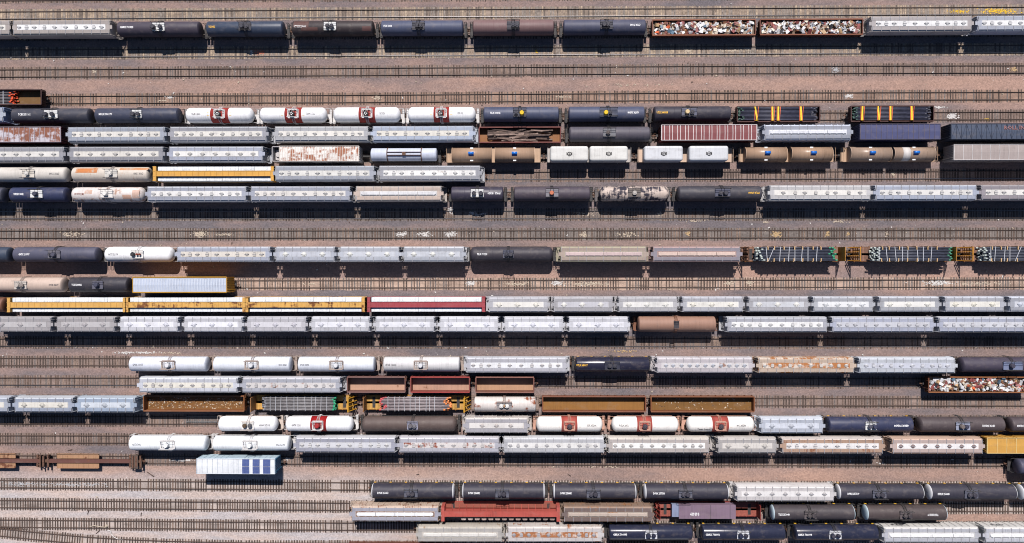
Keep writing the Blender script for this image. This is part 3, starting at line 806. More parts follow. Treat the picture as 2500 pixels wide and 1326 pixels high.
# ---- bulkhead flat car
def bulkhead_flat(row, u0, u1, look, col, deckm, lb='wall', rb='frame', bh=3.9, short=None, dz=1.12, lcol=None, rcol=None):
    root, hl = place(row, u0, u1, 2.4, 'bulkhead_flatcar', look, 'flat car', short, 'flat cars with pipe loads')
    part('deck', (MB().box(-hl, hl, -1.42, 1.42, dz-.12, dz), deckm), root)
    mb = MB()
    for y in (-1.42, 1.42): mb.box(-hl, hl, y-.06 if y < 0 else y, y if y < 0 else y+.06, dz-.5, dz+.02)
    for j in range(13):
        x = -hl+.8+(2*hl-1.6)*j/12
        for y in (-1, 1): mb.box(x-.07, x+.07, min(y*1.48, y*1.6), max(y*1.48, y*1.6), dz-.35, dz+.0)
    part('side_sill', (mb, PAINT), root, col=col, rust=.5)
    for s, kind, cc in ((-1, lb, lcol or col), (1, rb, rcol or col)):
        mb = MB(); xo = s*(hl-.02); xi = s*(hl-.35)
        if kind == 'wall':
            xa, xb = sorted((xi, xi-s*.1)); mb.box(xa, xb, -1.42, 1.42, dz, bh)
            for y in (-1.3, -.45, .45, 1.3): mb.bar((xo+s*.3, y, dz), (xi, y, bh-.1), .07)
        else:
            for y in (-1.38, -.7, 0, .7, 1.38): mb.box(min(xi, xi-s*.16), max(xi, xi-s*.16), y-.08, y+.08, dz, bh)
            for z in (dz+.5, dz+1.3, dz+2.1): mb.box(min(xi+s*.003, xi-s*.14), max(xi+s*.003, xi-s*.14), -1.38, 1.38, z-.09, z+.09)
            mb.box(min(xi+s*.05, xi-s*.2), max(xi+s*.05, xi-s*.2), -1.44, 1.44, bh, bh+.1)
            for y in (-1.3, -.4, .4, 1.3): mb.bar((xo+s*.65, y, dz), (xi, y, bh-.2), .07)
            for y in (-1.3, 1.3): mb.box(min(xi, xo+s*.65), max(xi, xo+s*.65), y-.06, y+.06, dz, dz+.12)
        part('bulkhead', (mb, PAINT), root, col=cc, rust=.35, spot=(.13, .06, .03))
    running_gear(root, hl, .75, 1.9)
    return root, hl

# ---- centerbeam
def centerbeam(row, u0, u1, look, col, loaded=True, rust=.15, windows=False, short=None, wrap=None, sag=0.0, spot=None):
    hb = 4.2
    root, hl = place(row, u0, u1, hb, 'centerbeam_flatcar', look, 'flat car', short, 'centerbeam lumber cars')
    kw = dict(col=col, rust=rust, spot=spot)
    part('deck', (MB().box(-hl, hl, -1.42, 1.42, .98, 1.12), PAINT), root, **(dict(col=C(150, 86, 72), rust=.3) if windows else kw))
    mb = MB()
    for y in (-1, 1):
        ya, yb = sorted((y*1.42, y*1.5)); mb.box(-hl, hl, ya, yb, .7, 1.15)
    part('side_sill', (mb, PAINT), root, **kw)
    mb = MB(); mb.box(-hl+.4, hl-.4, -.5, .5, hb-.12, hb)
    for y in (-.5, .5): mb.box(-hl+.4, hl-.4, y-.05, y+.05, hb+.003, hb+.05)
    nb = max(9, round(2*hl/1.25))
    for j in range(nb+1):
        x = -hl+.5+(2*hl-1.0)*j/nb; mb.box(x-.04, x+.04, -.56, .56, hb+.004, hb+.07)
    part('top_chord', (mb, PAINT), root, **kw)
    mb = MB()
    if windows:
        z1, z2 = 2.55, 3.75; a, bq = .52, .5; n = 20; bays = 16; x0 = -hl+.4; bw = (2*hl-.8)/bays; t = .06
        mb.box(-hl+.4, hl-.4, -t, t, 1.12, z1); mb.box(-hl+.4, hl-.4, -t, t, z2, hb-.12)
        for j in range(bays):
            xa, xb = x0+j*bw, x0+(j+1)*bw; cx, cz = (xa+xb)/2, (z1+z2)/2
            if j < 2: mb.box(xa, xb, -t, t, z1, z2); continue
            for sd in (-t, t):
                i = len(mb.v); hx, hz = bw/2, (z2-z1)/2
                for q in range(n):
                    th = 2*PI*q/n; c_, s_ = math.cos(th), math.sin(th); k = min(hx/max(abs(c_), 1e-6), hz/max(abs(s_), 1e-6))
                    mb.v.append((cx+c_*k, sd, cz+s_*k)); mb.v.append((cx+c_*a, sd, cz+s_*bq))
                for q in range(n):
                    q2 = (q+1) % n; f = [i+2*q, i+2*q2, i+2*q2+1, i+2*q+1]; mb.face(f if sd < 0 else f[::-1])
            for q in range(n):
                q2 = (q+1) % n; mb.face([i-2*n+2*q+1, i-2*n+2*q2+1, i+2*q2+1, i+2*q+1])
        for j in range(bays+1):
            x = x0+j*bw
            for s in (-1, 1):
                b = len(mb.v); mb.v += [(x-.04, s*t, 1.12), (x+.04, s*t, 1.12), (x-.04, s*.95, 1.12), (x+.04, s*.95, 1.12), (x-.04, s*t, 3.2), (x+.04, s*t, 3.2)]
                mb.face([b, b+2, b+4]); mb.face([b+1, b+5, b+3]); mb.face([b+2, b+3, b+5, b+4])
    else:
        mb.box(-hl+.4, hl-.4, -.05, .05, 1.12, hb-.12)
        for j in range(nb+1):
            x = -hl+.5+(2*hl-1.0)*j/nb; mb.box(x-.05, x+.05, -.12, .12, 1.12, hb-.12)
    part('center_web', (mb, PAINT), root, **kw)
    for s in (-1, 1):
        mb = MB(); xi = s*(hl-.3); xa, xb = sorted((xi, xi-s*.12)); mb.box(xa, xb, -1.47, 1.47, 1.12, hb+.08)
        for y in (-1.42, -.5, .5, 1.42):
            xa, xb = sorted((xi, s*(hl+.25))); mb.box(xa, xb, y-.05, y+.05, 1.12, hb+.1)
        for z in (1.9, 2.7, 3.5, hb): xa, xb = sorted((xi, s*(hl+.2))); mb.box(xa, xb, -1.37, 1.37, z-.06, z+.06)
        part('bulkhead', (mb, PAINT), root, **kw)
    if loaded:
        nb_ = 7; x0 = -hl+.55; w = (2*hl-1.1)/nb_; rnd = random.Random(int(u0)+77)
        for s in (-1, 1):
            for lay in range(3):
                for j in range(nb_):
                    o = part('lumber_bundle', BUNDLE[rnd.randrange(3)], None, None, col=rnd.choice([(.74, .77, .80), (.70, .74, .78), (.76, .78, .79)]), rust=rnd.choice([0, .0, .05, .12]), spot=(.25, .13, .05), gloss=.5)
                    lxp = Vector((x0+w*(j+.5), s*(.54+.455), 1.125+lay*.885)); a = root.rotation_euler.z
                    o.location = root.location+Matrix.Rotation(a, 3, 'Z') @ lxp; o.rotation_euler = (0, 0, a); o.scale = (w*.985, .89, .88)
                    BUNDLES.append((o, root))
    running_gear(root, hl, .6, 1.9)
    return root
BUNDLES = []
def bundle_mesh(seed):
    rnd = random.Random(seed); mb = MB(); n, m = 15, 5; i = 0
    for a in range(n+1):
        for b in range(m+1): mb.v.append((-.5+a/n, -.5+b/m, 1-rnd.random()*.035-(.05 if b in (0, m) else 0)))
    for a in range(n):
        for b in range(m): q = a*(m+1)+b; mb.face([q, q+m+1, q+m+2, q+1])
    b0 = len(mb.v)
    ring = [a*(m+1) for a in range(n+1)]+[n*(m+1)+b for b in range(1, m+1)]+[a*(m+1)+m for a in range(n-1, -1, -1)]+[b for b in range(m-1, 0, -1)]
    for q in ring: x, y, z = mb.v[q]; mb.v.append((x, y, 0))
    L_ = len(ring)
    for q in range(L_): mb.face([ring[q], b0+q, b0+(q+1) % L_, ring[(q+1) % L_]])
    mb.face([b0+q for q in range(L_)])
    for x in (-.3, .02, .31): mb.box(x-.008, x+.008, -.505, .505, .93, 1.004, 1)
    return mb.mesh('lumber_bundle', [PAINT, M_STRAPW])
BUNDLE = [bundle_mesh(s) for s in (1, 2, 3)]

# ---- boxcar
def boxcar(row, u0, u1, look, col, roof=None, rib=None, ht=4.25, nrib=14, rust=0.0, rrust=0.0, spot=None, pairs=False, short=None, corr=False, endcol=None, solar=False, unit=None, edge=None, name='boxcar', xbrace=False):
    root, hl = place(row, u0, u1, ht, name, look, 'boxcar', short, 'boxcars standing in the yard')
    W = 1.52
    body = part('body', (MB().box(-hl, hl, -W, W, 1.05, ht-.12), PAINT), root, col=col, rust=rust, spot=spot)
    for s in (-1, 1):
        mb = MB()
        for j in range(15):
            x = -hl+.12+(2*hl-.24)*j/14; ya, yb = sorted((s*W, s*(W+.06)))
            if abs(x) > 1.7: mb.box(x-.06, x+.06, ya, yb, 1.1, ht-.16)
        part('side_post', (mb, PAINT), body, col=col, rust=rust)
        ya, yb = sorted((s*W, s*(W+.09))); part('door', (MB().box(-1.6, 1.6, ya, yb, 1.1, ht-.2), PAINT), root, col=tuple(c*.9 for c in col), rust=rust)
        mb = MB(); xa = s*hl
        for j in range(9): y = -W+.15+(2*W-.3)*j/8; q0, q1 = sorted((xa, xa+s*.1)); mb.box(q0, q1, y-.08, y+.08, 1.15, ht-.2)
        for y in (-1.35, -1.0):
            mb.bar((xa+s*.17, y, .8), (xa+s*.17, y, ht-.1), .028)
        for j in range(10): mb.bar((xa+s*.17, -1.35, 1.0+j*.32), (xa+s*.17, -1.0, 1.0+j*.32), .02)
        part('end_wall', (mb, PAINT), root, col=endcol or col, rust=rust)
    prof = [(-W-.03, ht-.14), (W+.03, ht-.14), (W+.03, ht-.06), (0, ht+.02), (-W-.03, ht-.06)]
    rf = part('roof', (MB().prism(prof, -hl-.03, hl+.03), PAINT), root, col=roof or col, rust=rrust, spot=spot)
    mb = MB(); rc = rib or tuple(c*.8 for c in (roof or col))
    if corr:
        for j in range(34):
            x = -hl+.3+(2*hl-.6)*j/33
            mb.prism([(-W+.15, ht-.055), (W-.15, ht-.055), (0, ht+.055)], x-.14, x+.14, j % 2)
    elif nrib:
        xs = [-hl+.06+(2*hl-.12)*j/nrib for j in range(nrib+1)]
        if pairs: xs = [q for x in xs[:-1] for q in (x, x+.62*(2*hl/nrib)*.9 if False else x+.55)]+[xs[-1]]
        for x in xs: mb.prism([(-W-.02, ht-.06), (W+.02, ht-.06), (W+.02, ht-.01), (0, ht+.075), (-W-.02, ht-.01)], x-.05, x+.05)
    if xbrace:
        n_ = nrib
        for j in range(n_):
            x = -hl+.06+(2*hl-.12)*j/n_; x2 = -hl+.06+(2*hl-.12)*(j+1)/n_
            if j % 2: x, x2 = x2, x
            mb.bar((x, -W, ht-.02), (x2, W, ht-.0), .035)
    if edge or rib:
        em = MB() if isinstance(edge, tuple) else mb; er = .085 if em is not mb else .05
        for s in (-1, 1): em.bar((-hl, s*(W+.0), ht-.0), (hl, s*(W+.0), ht-.0), er)
        for s in (-1, 1): em.bar((s*hl, -W, ht), (s*hl, W, ht+.03), .05)
        if em is not mb: part('roof_edge', (em, PAINT), rf, col=edge)
    part('roof_rib', (mb, [PAINT]*2), rf, col=rc, rust=rrust*.4, spot=spot)
    if solar:
        k = 0
        for (ua, ub) in solar:
            xa, xb = lx(root, ua, ht, row), lx(root, ub, ht, row)
            for (ya, yb) in ((-1.48, -.06), (.02, 1.44)):
                mb = MB(); f0 = lambda y: ht+.02-.08*abs(y)/1.55+.09
                b = 0
                mb.v += [(xa, ya, f0(ya)), (xb, ya, f0(ya)), (xb, yb, f0(yb)), (xa, yb, f0(yb))]; mb.face([0, 1, 2, 3])
                mb.v += [(x, y, z-.06) for x, y, z in mb.v[:4]]
                for q in range(4): mb.face([q, q+4, (q+1) % 4+4, (q+1) % 4], 1)
                part('solar_panel', (mb, [M_SOLAR, M_WHITE]), root)
    if unit:
        xa, xb = -hl-1.55, -hl-.03
        mb = MB(); mb.box(xa, xa+.12, -W, W, 1.05, ht-.1); mb.box(xa, xb, -W, -W+.1, 1.05, ht-.1); mb.box(xa, xb, W-.1, W, 1.05, ht-.1); mb.box(xa+.12, xb, -W+.1, W-.1, 1.05, 1.3)
        mb.box(xa+.3, xb, -1.0, 1.0, 1.3, 2.9); mb.cyl((xb-.62, 0, 2.9), (0, 0, 1), .5, .3, 18)
        part('cooling_unit', (mb, PAINT), root, col=unit, rust=.1)
    running_gear(root, hl, .75 if not unit else 1.9, 1.8)
    return root

# ---- coil cars
def coil_car(row, u0, u1, look, col, hoods, hcol, style, short=None, deck=None):
    root, hl = place(row, u0, u1, 1.6, 'coil_car', look, 'coil car', short, 'coil cars standing in the yard')
    mb = MB(); mb.box(-hl, hl, -1.42, 1.42, 1.0, 1.5)
    for x in (-hl+.1, hl-.1):
        for y in (-1.4, 1.4): mb.bar((x, y, 1.5), (x, y, 2.5), .03)
        mb.bar((x, -1.4, 2.5), (x, 1.4, 2.5), .03)
    part('trough_body', (mb, PAINT), root, col=deck or col, rust=.15)
    for hd in hoods:
        ua, ub, bl, wr = hd
        hz = 3.9
        xa, xb = lx(root, ua, 3.2, row), lx(root, ub, 3.2, row)
        if style == 'round':
            prof = [(1.45, 1.5)]+[(1.45*math.cos(t), 2.2+1.5*math.sin(t)) for t in [PI*j/16 for j in range(17)]]+[(-1.45, 1.5)]
            mb = MB(); mb.prism(prof, xa, xb, 0, True, True)
            for j in range(6):
                x = xa+(xb-xa)*j/5
                mb.prism([(1.47, 1.5)]+[(1.475*math.cos(t), 2.2+1.525*math.sin(t)) for t in [PI*q/16 for q in range(17)]]+[(-1.47, 1.5)], x-.03, x+.03, 0, True)
            h = part('hood', (mb, PAINT), root, col=hcol, rust=.1, spot=(.12, .08, .06), gloss=.75)
            for x in (xa-.04, xb+.04):
                mb = MB(); mb.prism([(1.5, 1.45), (1.5, 2.2)]+[(1.52*math.cos(t), 2.2+1.56*math.sin(t)) for t in [PI*q/16 for q in range(1, 16)]]+[(-1.5, 2.2), (-1.5, 1.45)], x-.05, x+.05)
                part('hood_flange', (mb, PAINT), h, col=tuple(min(1, c*1.15) for c in hcol))
            if bl:
                x = lx(root, bl, 3.75, row)
                part('lifting_lug', (MB().cyl((x-.55, 0.1, 3.86), (1, 0, 0), .3, 1.1, 12).box(x-.4, x+.4, -.35, .15, 3.55, 3.7), M_BLUE), h)
            for s in (-1, 1): part('label_plate', (MB().box((xa+xb)/2-.3, (xa+xb)/2+.3, s*1.25-.12, s*1.25+.12, 2.95, 3.12), M_WHITE), h)
            if wr:
                wa, wb = lx(root, wr[0], 3.6, row), lx(root, wr[1], 3.6, row)
                part('hood_patch', (MB().prism([(1.462*math.cos(t), 2.2+1.515*math.sin(t)) for t in [PI*q/16 for q in range(17)]], wa, wb, 0, True, True), PAINT), h, col=(.55, .52, .5))
        else:
            mb = MB(); n = 6; W = 1.52; r = .5; rings = []
            for (z, ins) in ((1.45, .0), (3.5, .0), (3.74, .05), (3.9, .22), (3.95, .5)):
                ring = []
                for cx, cy, t0 in ((xb-r, W-r, 0), (xa+r, W-r, PI/2), (xa+r, -W+r, PI), (xb-r, -W+r, 1.5*PI)):
                    for q in range(n+1):
                        t = t0+PI/2*q/n; rr = max(r-ins, .02); sx = 1 if math.cos(t0+PI/4) > 0 else -1; sy = 1 if math.sin(t0+PI/4) > 0 else -1
                        ox = cx-sx*max(0, ins-r+.02); oy = cy-sy*max(0, ins-r+.02)
                        mb.v.append((ox+rr*math.cos(t), oy+rr*math.sin(t), z)); ring.append(len(mb.v)-1)
                rings.append(ring)
            for A, B in zip(rings, rings[1:]):
                for q in range(len(A)): q2 = (q+1) % len(A); mb.face([A[q], A[q2], B[q2], B[q]], 0, True)
            mb.face(rings[-1])
            h = part('hood', (mb, PAINT), root, col=hcol, rust=.12, spot=(.30, .2, .12), gloss=.2)
            mb = MB(); xc = (xa+xb)/2
            for q in range(12):
                a0, a1 = 2*PI*q/12, 2*PI*(q+1)/12
                mb.bar((xc+.38*math.cos(a0), .38*math.sin(a0)-.1, 4.02), (xc+.38*math.cos(a1), .38*math.sin(a1)-.1, 4.02), .035)
            for x in (-.5, .5): mb.bar((xc+x, .25, 4.0), (xc+x, -.3, 4.02), .05)
            mb.bar((xc, -.5, 4.03), (xc, .1, 4.03), .03); mb.bar((xc-.4, -.12, 4.03), (xc+.4, -.12, 4.03), .03)
            part('lifting_bracket', (mb, M_DARK), h)
            mb = MB()
            for x in (xa+1.3, xb-1.3):
                mb.bar((x, -1.35, 3.86), (x, 1.35, 3.86), .015)
            part('hood_seam', (mb, PAINT), h, col=tuple(c*.6 for c in hcol))
    running_gear(root, hl, .7, 1.8)
    return root

# ================================================================== content
ROWT = {1: 2, 2: 5, 3: 6, 4: 7, 5: 8, 6: 9, 7: 10, 8: 13, 9: 14, 10: 15, 11: 16, 12: 18, 13: 19, 14: 20, 15: 21, 16: 22, 17: 23, 18: 24, 19: 25, 20: 26, 21: 27}
W_, Y_, I_ = M_WHITE, M_YEL, M_INK
TXT = {  # id: (string, centre u, width px, material, upside-down)
 'a1': ('GBRX 701325', 309, 33, W_, 0), 'a2': ('TGIX 4422', 517, 16, Y_, 0), 'a3': ('CTCX 250001', 733, 31, W_, 0), 'a4': ('UTLX 23008', 946, 21, W_, 0), 'a6': ('CTCX 731043', 1551, 25, W_, 1),
 'c1': ('TCBX 331161', 59, 30, W_, 0), 'c2': ('MULX 700179', 257, 32, W_, 0), 'c3': ('TILX 112521', 478, 22, I_, 0), 'c4': ('TILX 100552', 758, 21, I_, 1), 'c5': ('NCRX 2182', 933, 13, I_, 1),
 'c6': ('TILX 102520', 1124, 14, I_, 1), 'c7': ('TILX 304042', 1209, 25, W_, 0), 'c8': ('GATX 324308', 1546, 27, W_, 1), 'c9': ('UTLX 640038', 1617, 27, Y_, 0),
 'f1': ('CPOX 112003', 132, 25, I_, 1), 'f2': ('CPOX 113003', 338, 24, I_, 1),
 'g1': ('WRNX 10042', 45, 25, W_, 0), 'g2': ('FPAX 141030', 1206, 31, W_, 1), 'g3': ('UTLX 676004', 1841, 27, Y_, 1),
 'h1': ('GATX 210707', 58.5, 27, W_, 0), 'h2': ('GATX 221976', 276, 25, I_, 0), 'h3': ('TILX 191220', 1177, 25, W_, 0),
 'i1': ('ACFX 82041', 131, 24, I_, 1), 'i2': ('TCIX 200422', 187, 25, W_, 0),
 'l1': ('CPOX 101077', 336.5, 26, I_, 0), 'l2': ('CPOX 101052', 690, 20, I_, 1), 'l3': ('CPOX 100094', 743, 22, I_, 0), 'l4': ('CPOX 105003', 954, 27, I_, 0), 'l5': ('UTLX 645617', 1421, 27, Y_, 0),
 'o1': ('KCGX 209009', 646, 27, I_, 1), 'o2': ('GATX 22201', 723, 23, I_, 0), 'o3': ('NCRX 2829', 1444, 23, I_, 1), 'o4': ('PCRX 2052', 1523, 23, I_, 0), 'o5': ('NCRX 2140', 1810, 22, I_, 1),
 'o6': ('GBRX 702658', 2201, 35, W_, 1), 'o7': ('CBTX 742052', 2414, 31, W_, 1), 'o8': ('CBTX 742053', 2499, 31, W_, 1), 'og': ('Texas Quan-E76', 1724, 37, I_, 0),
 'p1': ('GATX 7902', 333, 21, I_, 0), 'p2': ('GATX 7900', 685, 22, I_, 1),
 'r1': ('DPRX 256463', 934.5, 27, W_, 0), 'r2': ('DPRX 256482', 1157.5, 28, W_, 0), 'r3': ('DPRX 256481', 1382, 27, W_, 0), 'r4': ('DPRX 257530', 1609, 28, W_, 0), 'r5': ('DPRX 257319', 2083.5, 28, W_, 0), 'r6': ('DPRX 256845', 2304, 28, W_, 0),
 's1': ('TILX 253048', 1914, 27, W_, 0), 's2': ('TILX 253219', 2278, 26, W_, 1),
 't1': ('GBRX 706093', 1514, 34, W_, 0), 't2': ('GBRX 706092', 1740, 34, W_, 0), 't3': ('GBRX 706094', 1965, 34, W_, 0),
}
def T(k): return TXT[k]
for k, (s, uc, w, m, fl) in TXT.items(): _txt[(s, round(round(w/12.1, 1), 1), .45)] = text_mesh(s, w/12.1)
_txt[('GATX', 1.7, .55)] = text_mesh('GATX', 1.7, None, .55); _txt[('GTIS', 2.6, .8)] = text_mesh('GTIS', 2.6, None, .8)
_txt[('GRAFF', 4.0, 1.0)] = text_mesh('ROLL IN', 4.0, None, 1.0)
_txt[('NUM', 3.0, .45)] = text_mesh('4 09 09 0', 3.0, None, .45)

build_tracks()

BLK = C(62, 59, 70); SLATE = C(80, 86, 110); NAVY = C(60, 66, 96); BRB = C(92, 80, 78); WHT = C(250, 250, 251, .84); OFFW = C(232, 230, 226)
LG = C(226, 227, 226)   # light platform
DK = C(66, 66, 76)
CREAM = C(228, 223, 212); BAND = C(170, 58, 52)
BG = C(190, 199, 213); BGW = C(166, 175, 192); GR = C(192, 192, 198); GRW = C(160, 161, 171); BE = C(202, 192, 184); BEW = C(172, 164, 160)
WG = C(226, 227, 232); WGW = C(190, 192, 200)
STEELW = C(225, 222, 220)

def two(a='m', b='v', da=.42, db=-.5, ca=DK, cb=DK): return [(a, da, ca, -.05), (b, db, cb, -.08)]

# row 1
R = 1
hopper(R, -213, 24, 'beige hopper car cut by the edge beside beige twin', BE, CREAM, walk=BEW, short='')
hopper(R, 32, 268, 'long beige hopper with white ten-hatch roof strip', BE, C(236, 236, 236), walk=BEW)
tank(R, 292, 492, 'purplish black tank car with white hatch platform', C(74, 68, 80), (386, LG, two('m', 'v', .5, -.95)), T('a1'), 'f')
tank(R, 508, 695, 'blue-black tank car with faint yellow number', C(62, 72, 92), (597, DK, two()), T('a2'), 'f', gloss=.5)
tank(R, 715, 914, 'black tank car with reddish brown repainted patches', C(62, 54, 56), (805, LG, two('m', 'm', -.4, .45)), T('a3'), 'f', rust=.25, spot=(.12, .055, .045),
     patches=[(716, 753, -.1, .9, C(96, 66, 62)), (734, 775, -.55, -.12, C(98, 68, 64)), (884, 905, -.62, -.02, C(98, 68, 66))])
tank(R, 931, 1132, 'slate tank car with short white number', SLATE, (1021, DK, two('m', 'm', -.2, .5)), T('a4'), 'f')
tank(R, 1154, 1353, 'faded pinkish purple tank car with dark platform', C(124, 98, 98), (1253, DK, two('m', 'm', .0, .8)), None, 'f', rust=.35, spot=C(96, 84, 92))
tank(R, 1374, 1576, 'slate tank car beside the loaded scrap gondola', C(80, 82, 102), (1481, DK, two('m', 'v', .3, -.5)), T('a6'), 'f')
g, hl = gondola(R, 1593, 1844, 'rusty gondola heaped with white and orange scrap', C(112, 64, 48), C(150, 92, 66), hi=2.55); scrap(g, hl, 'heap of white, maroon and orange scrap beside the slate tank car', 2.55, 3)
g, hl = gondola(R, 1856, 2106, 'rusty scrap gondola beside a beige hopper', C(104, 58, 45), C(140, 84, 60), hi=2.55); scrap(g, hl, 'heap of white and dark red scrap beside the beige hopper', 2.55, 8)
hopper(R, 2128, 2372, 'beige-grey hopper beside the second scrap gondola', C(205, 198, 194), C(232, 232, 232), walk=C(178, 172, 172))
hopper(R, 2387, 2626, 'pale blue-grey hopper cut by the upper edge corner', C(196, 202, 220), C(232, 232, 232), walk=C(176, 182, 198))
# row 2
R = 2
g, hl = gondola(R, -105, 101, 'dark gondola holding orange-tipped pipes', C(70, 48, 46), C(78, 56, 54), C(120, 88, 50), hi=2.5)
pipes(g, R, -60, 36, 'bundle of dark pipes with bright orange ends in gondola', 1.18, 4, 9, .115, (.10, .09, .10), (.65, .1, .04), (.75, .10, .03), [(8, M_STRAPW, .06, 0)], 'pipe loads on cars', .9)
# row 3
R = 3
hopper(R, -230, 8, 'steel-blue hopper end showing at the edge above maroon boxcar', C(150, 168, 205), CREAM, walk=BGW)
tank(R, 36, 225, 'black tank car with wide white platform', C(66, 67, 78), (123, LG, two('m', 'v', .5, -.9), 1.4), T('c1'), 'f')
tank(R, 238, 441, 'blue-black tank car with narrow white platform', C(68, 72, 90), (333, LG, two('m', 'v', .4, -.6), 1.0), T('c2'), 'f', gloss=.35)
for (u0, u1, b0, b1, t, lk, pl) in ((456, 620, 512.5, 556, 'c3', 'white tank car with red band next to black tank', (.8, .5, .04)), (636, 799, 694, 735, 'c4', 'white red-banded tank car with yellow placards, second of four', (.8, .5, .04)),
                     (815, 978, 875, 915, 'c5', 'white red-banded tank car with faded grey placards', (.45, .4, .36)), (996, 1162, 1058, 1096, 'c6', 'white red-banded tank car beside yellow-domed slate tank', (.8, .5, .04))):
    tank(R, u0, u1, lk, WHT, ((b0+b1)/2, None, [('o', -.15, None, -.1)], 1.0), T(t), 'p', (b0, b1, BAND), trim=STEELW, placards=pl, gloss=.3)
tank(R, 1180, 1365, 'slate tank car with yellow dome beside white tank', SLATE, (1269, C(72, 74, 88), [('v', .4, (.72, .48, .02), -.1), ('m', -.75, DK, -.1, .8)], 1.3), T('c7'), 'f', gloss=.3)
tank(R, 1387, 1573, 'slate tank car with yellow dome between two tanks', SLATE, (1486, C(70, 76, 96), [('v', -.55, (.72, .48, .02), -.1), ('m', .35, DK, -.1, .8)], 1.75), T('c8'), 'f', gloss=.3)
tank(R, 1594, 1782, 'black tank car with cream dome and yellow number', BLK, (1683, C(96, 98, 116), [('v', -.45, C(222, 196, 150), .0), ('m', .55, DK, -.1)], 1.5), T('c9'), 'f')
YS = M_STRAPY
for (u0, u1, p0, p1, st, lk, ll) in ((1800, 2001, 1803, 1985, (1846, 1886, 1900, 1955.6), 'dark brown gondola holding green-ended black pipes beside black tank', 'black pipe bundle with four yellow straps in gondola beside black tank'),
                             (2078, 2279, 2082, 2262, (2105, 2145, 2174, 2226), 'dark brown pipe gondola standing alone above the blue boxcar', 'black pipe bundle with yellow straps in gondola above blue boxcar')):
    g, hl = gondola(R, u0, u1, lk, C(74, 48, 46), C(86, 60, 56), C(70, 46, 44), hi=2.45)
    sts = []
    for s in st: sts += [(s, YS, .16, random.uniform(-.25, .1)), (s-3.2, M_STRAPO, .045, 0), (s+4.2, M_STRAPO, .045, .1)]
    pipes(g, R, p0, p1, ll, 1.18, 6, 10, .107, (.045, .047, .075), (.06, .11, .09), (.07, .07, .09), sts, 'pipe loads on cars', .55, width=2.65)
# row 4
R = 4
boxcar(R, -80, 148, 'maroon boxcar with flaking rusty white roof', C(84, 28, 38), C(205, 200, 208), C(170, 158, 165), 4.35, 18, rrust=.84, spot=C(158, 104, 84), short='the flaking maroon boxcar')
hopper(R, 166, 401, 'blue-grey hopper beside the flaking maroon boxcar', BG, CREAM, walk=BGW)
hopper(R, 415.5, 650, 'grey hopper with cream strip below red-banded white tanks', C(196, 200, 209), CREAM, walk=GRW)
hopper(R, 671, 898, 'pale grey hopper with tan square hatches', C(205, 206, 208), CREAM, walk=C(176, 178, 184))
hopper(R, 910, 1155, 'light blue hopper beside the timber gondola', C(196, 206, 222), C(226, 220, 205), walk=C(176, 190, 214))
g, hl = gondola(R, 1170, 1368.5, 'maroon gondola filled with loose old timbers', C(108, 52, 48), C(120, 66, 60), C(150, 100, 60), hi=2.5)
rnd = random.Random(11)
for i in range(78):
    L = rnd.uniform(1.3, 6.6); w = rnd.uniform(.13, .19); x = rnd.uniform(-hl+1.5+L/2, hl-1.5-L/2); y = rnd.uniform(-1.1, 1.1)
    z = 1.35+rnd.uniform(0, 1.0)*(1-abs(y)*.25)
    yaw = max(-.3, min(.3, rnd.gauss(0, .09 if i % 4 else .22)))
    yaw = max(-abs(math.atan(max(.02, (1.33-abs(y))*2/L))), min(abs(math.atan(max(.02, (1.33-abs(y))*2/L))), yaw))
    o = part('timber', (MB().box(-L/2, L/2, -w, w, -w, w), M_LOG[rnd.randrange(3)]), None, (g.location.x+x, g.location.y+y, z))
    o.rotation_euler = (rnd.uniform(-.4, .4), rnd.uniform(-.04, .04), g.rotation_euler.z+yaw)
    tag(o, 'dark brown old timber tossed loosely in the maroon gondola', 'timber', 'loose timbers in the maroon gondola')
tank(R, 1388, 1587, 'brownish grey tank car with two round rust scars', C(92, 88, 98), (1488, C(120, 120, 126), [('m', -.3, C(90, 82, 82), 0)]), None, 'e', rust=.2, spot=C(120, 70, 55))
boxcar(R, 1615, 1848, 'maroon boxcar with bright white roof ribs', C(96, 42, 46), C(132, 74, 76), C(236, 226, 224), 4.3, 12, rrust=.15, spot=C(170, 130, 125), pairs=True, edge=True)
hopper(R, 1867, 2077, 'silver hopper with long rectangular trough hatch', C(196, 204, 222), C(226, 228, 234), walk=C(160, 166, 182), trough=(C(228, 230, 236), True), ribs=True)
boxcar(R, 2100, 2296, 'navy blue boxcar with faint tan roof seams', C(62, 66, 100), C(78, 82, 120), C(98, 92, 108), 4.6, 15, rrust=.12, spot=C(120, 124, 150))
b = boxcar(R, 2322, 2570, 'dark slate boxcar with red roof graffiti', C(62, 70, 88), C(76, 86, 106), C(58, 66, 84), 4.6, 20, xbrace=True)
lettering('GRAFF', b, 0, 4.0, M_ROSE, height=1.0, plane=lambda px, py: (lx(b, 2476, 4.6, 4)+px, .72+py*.8, 4.69))
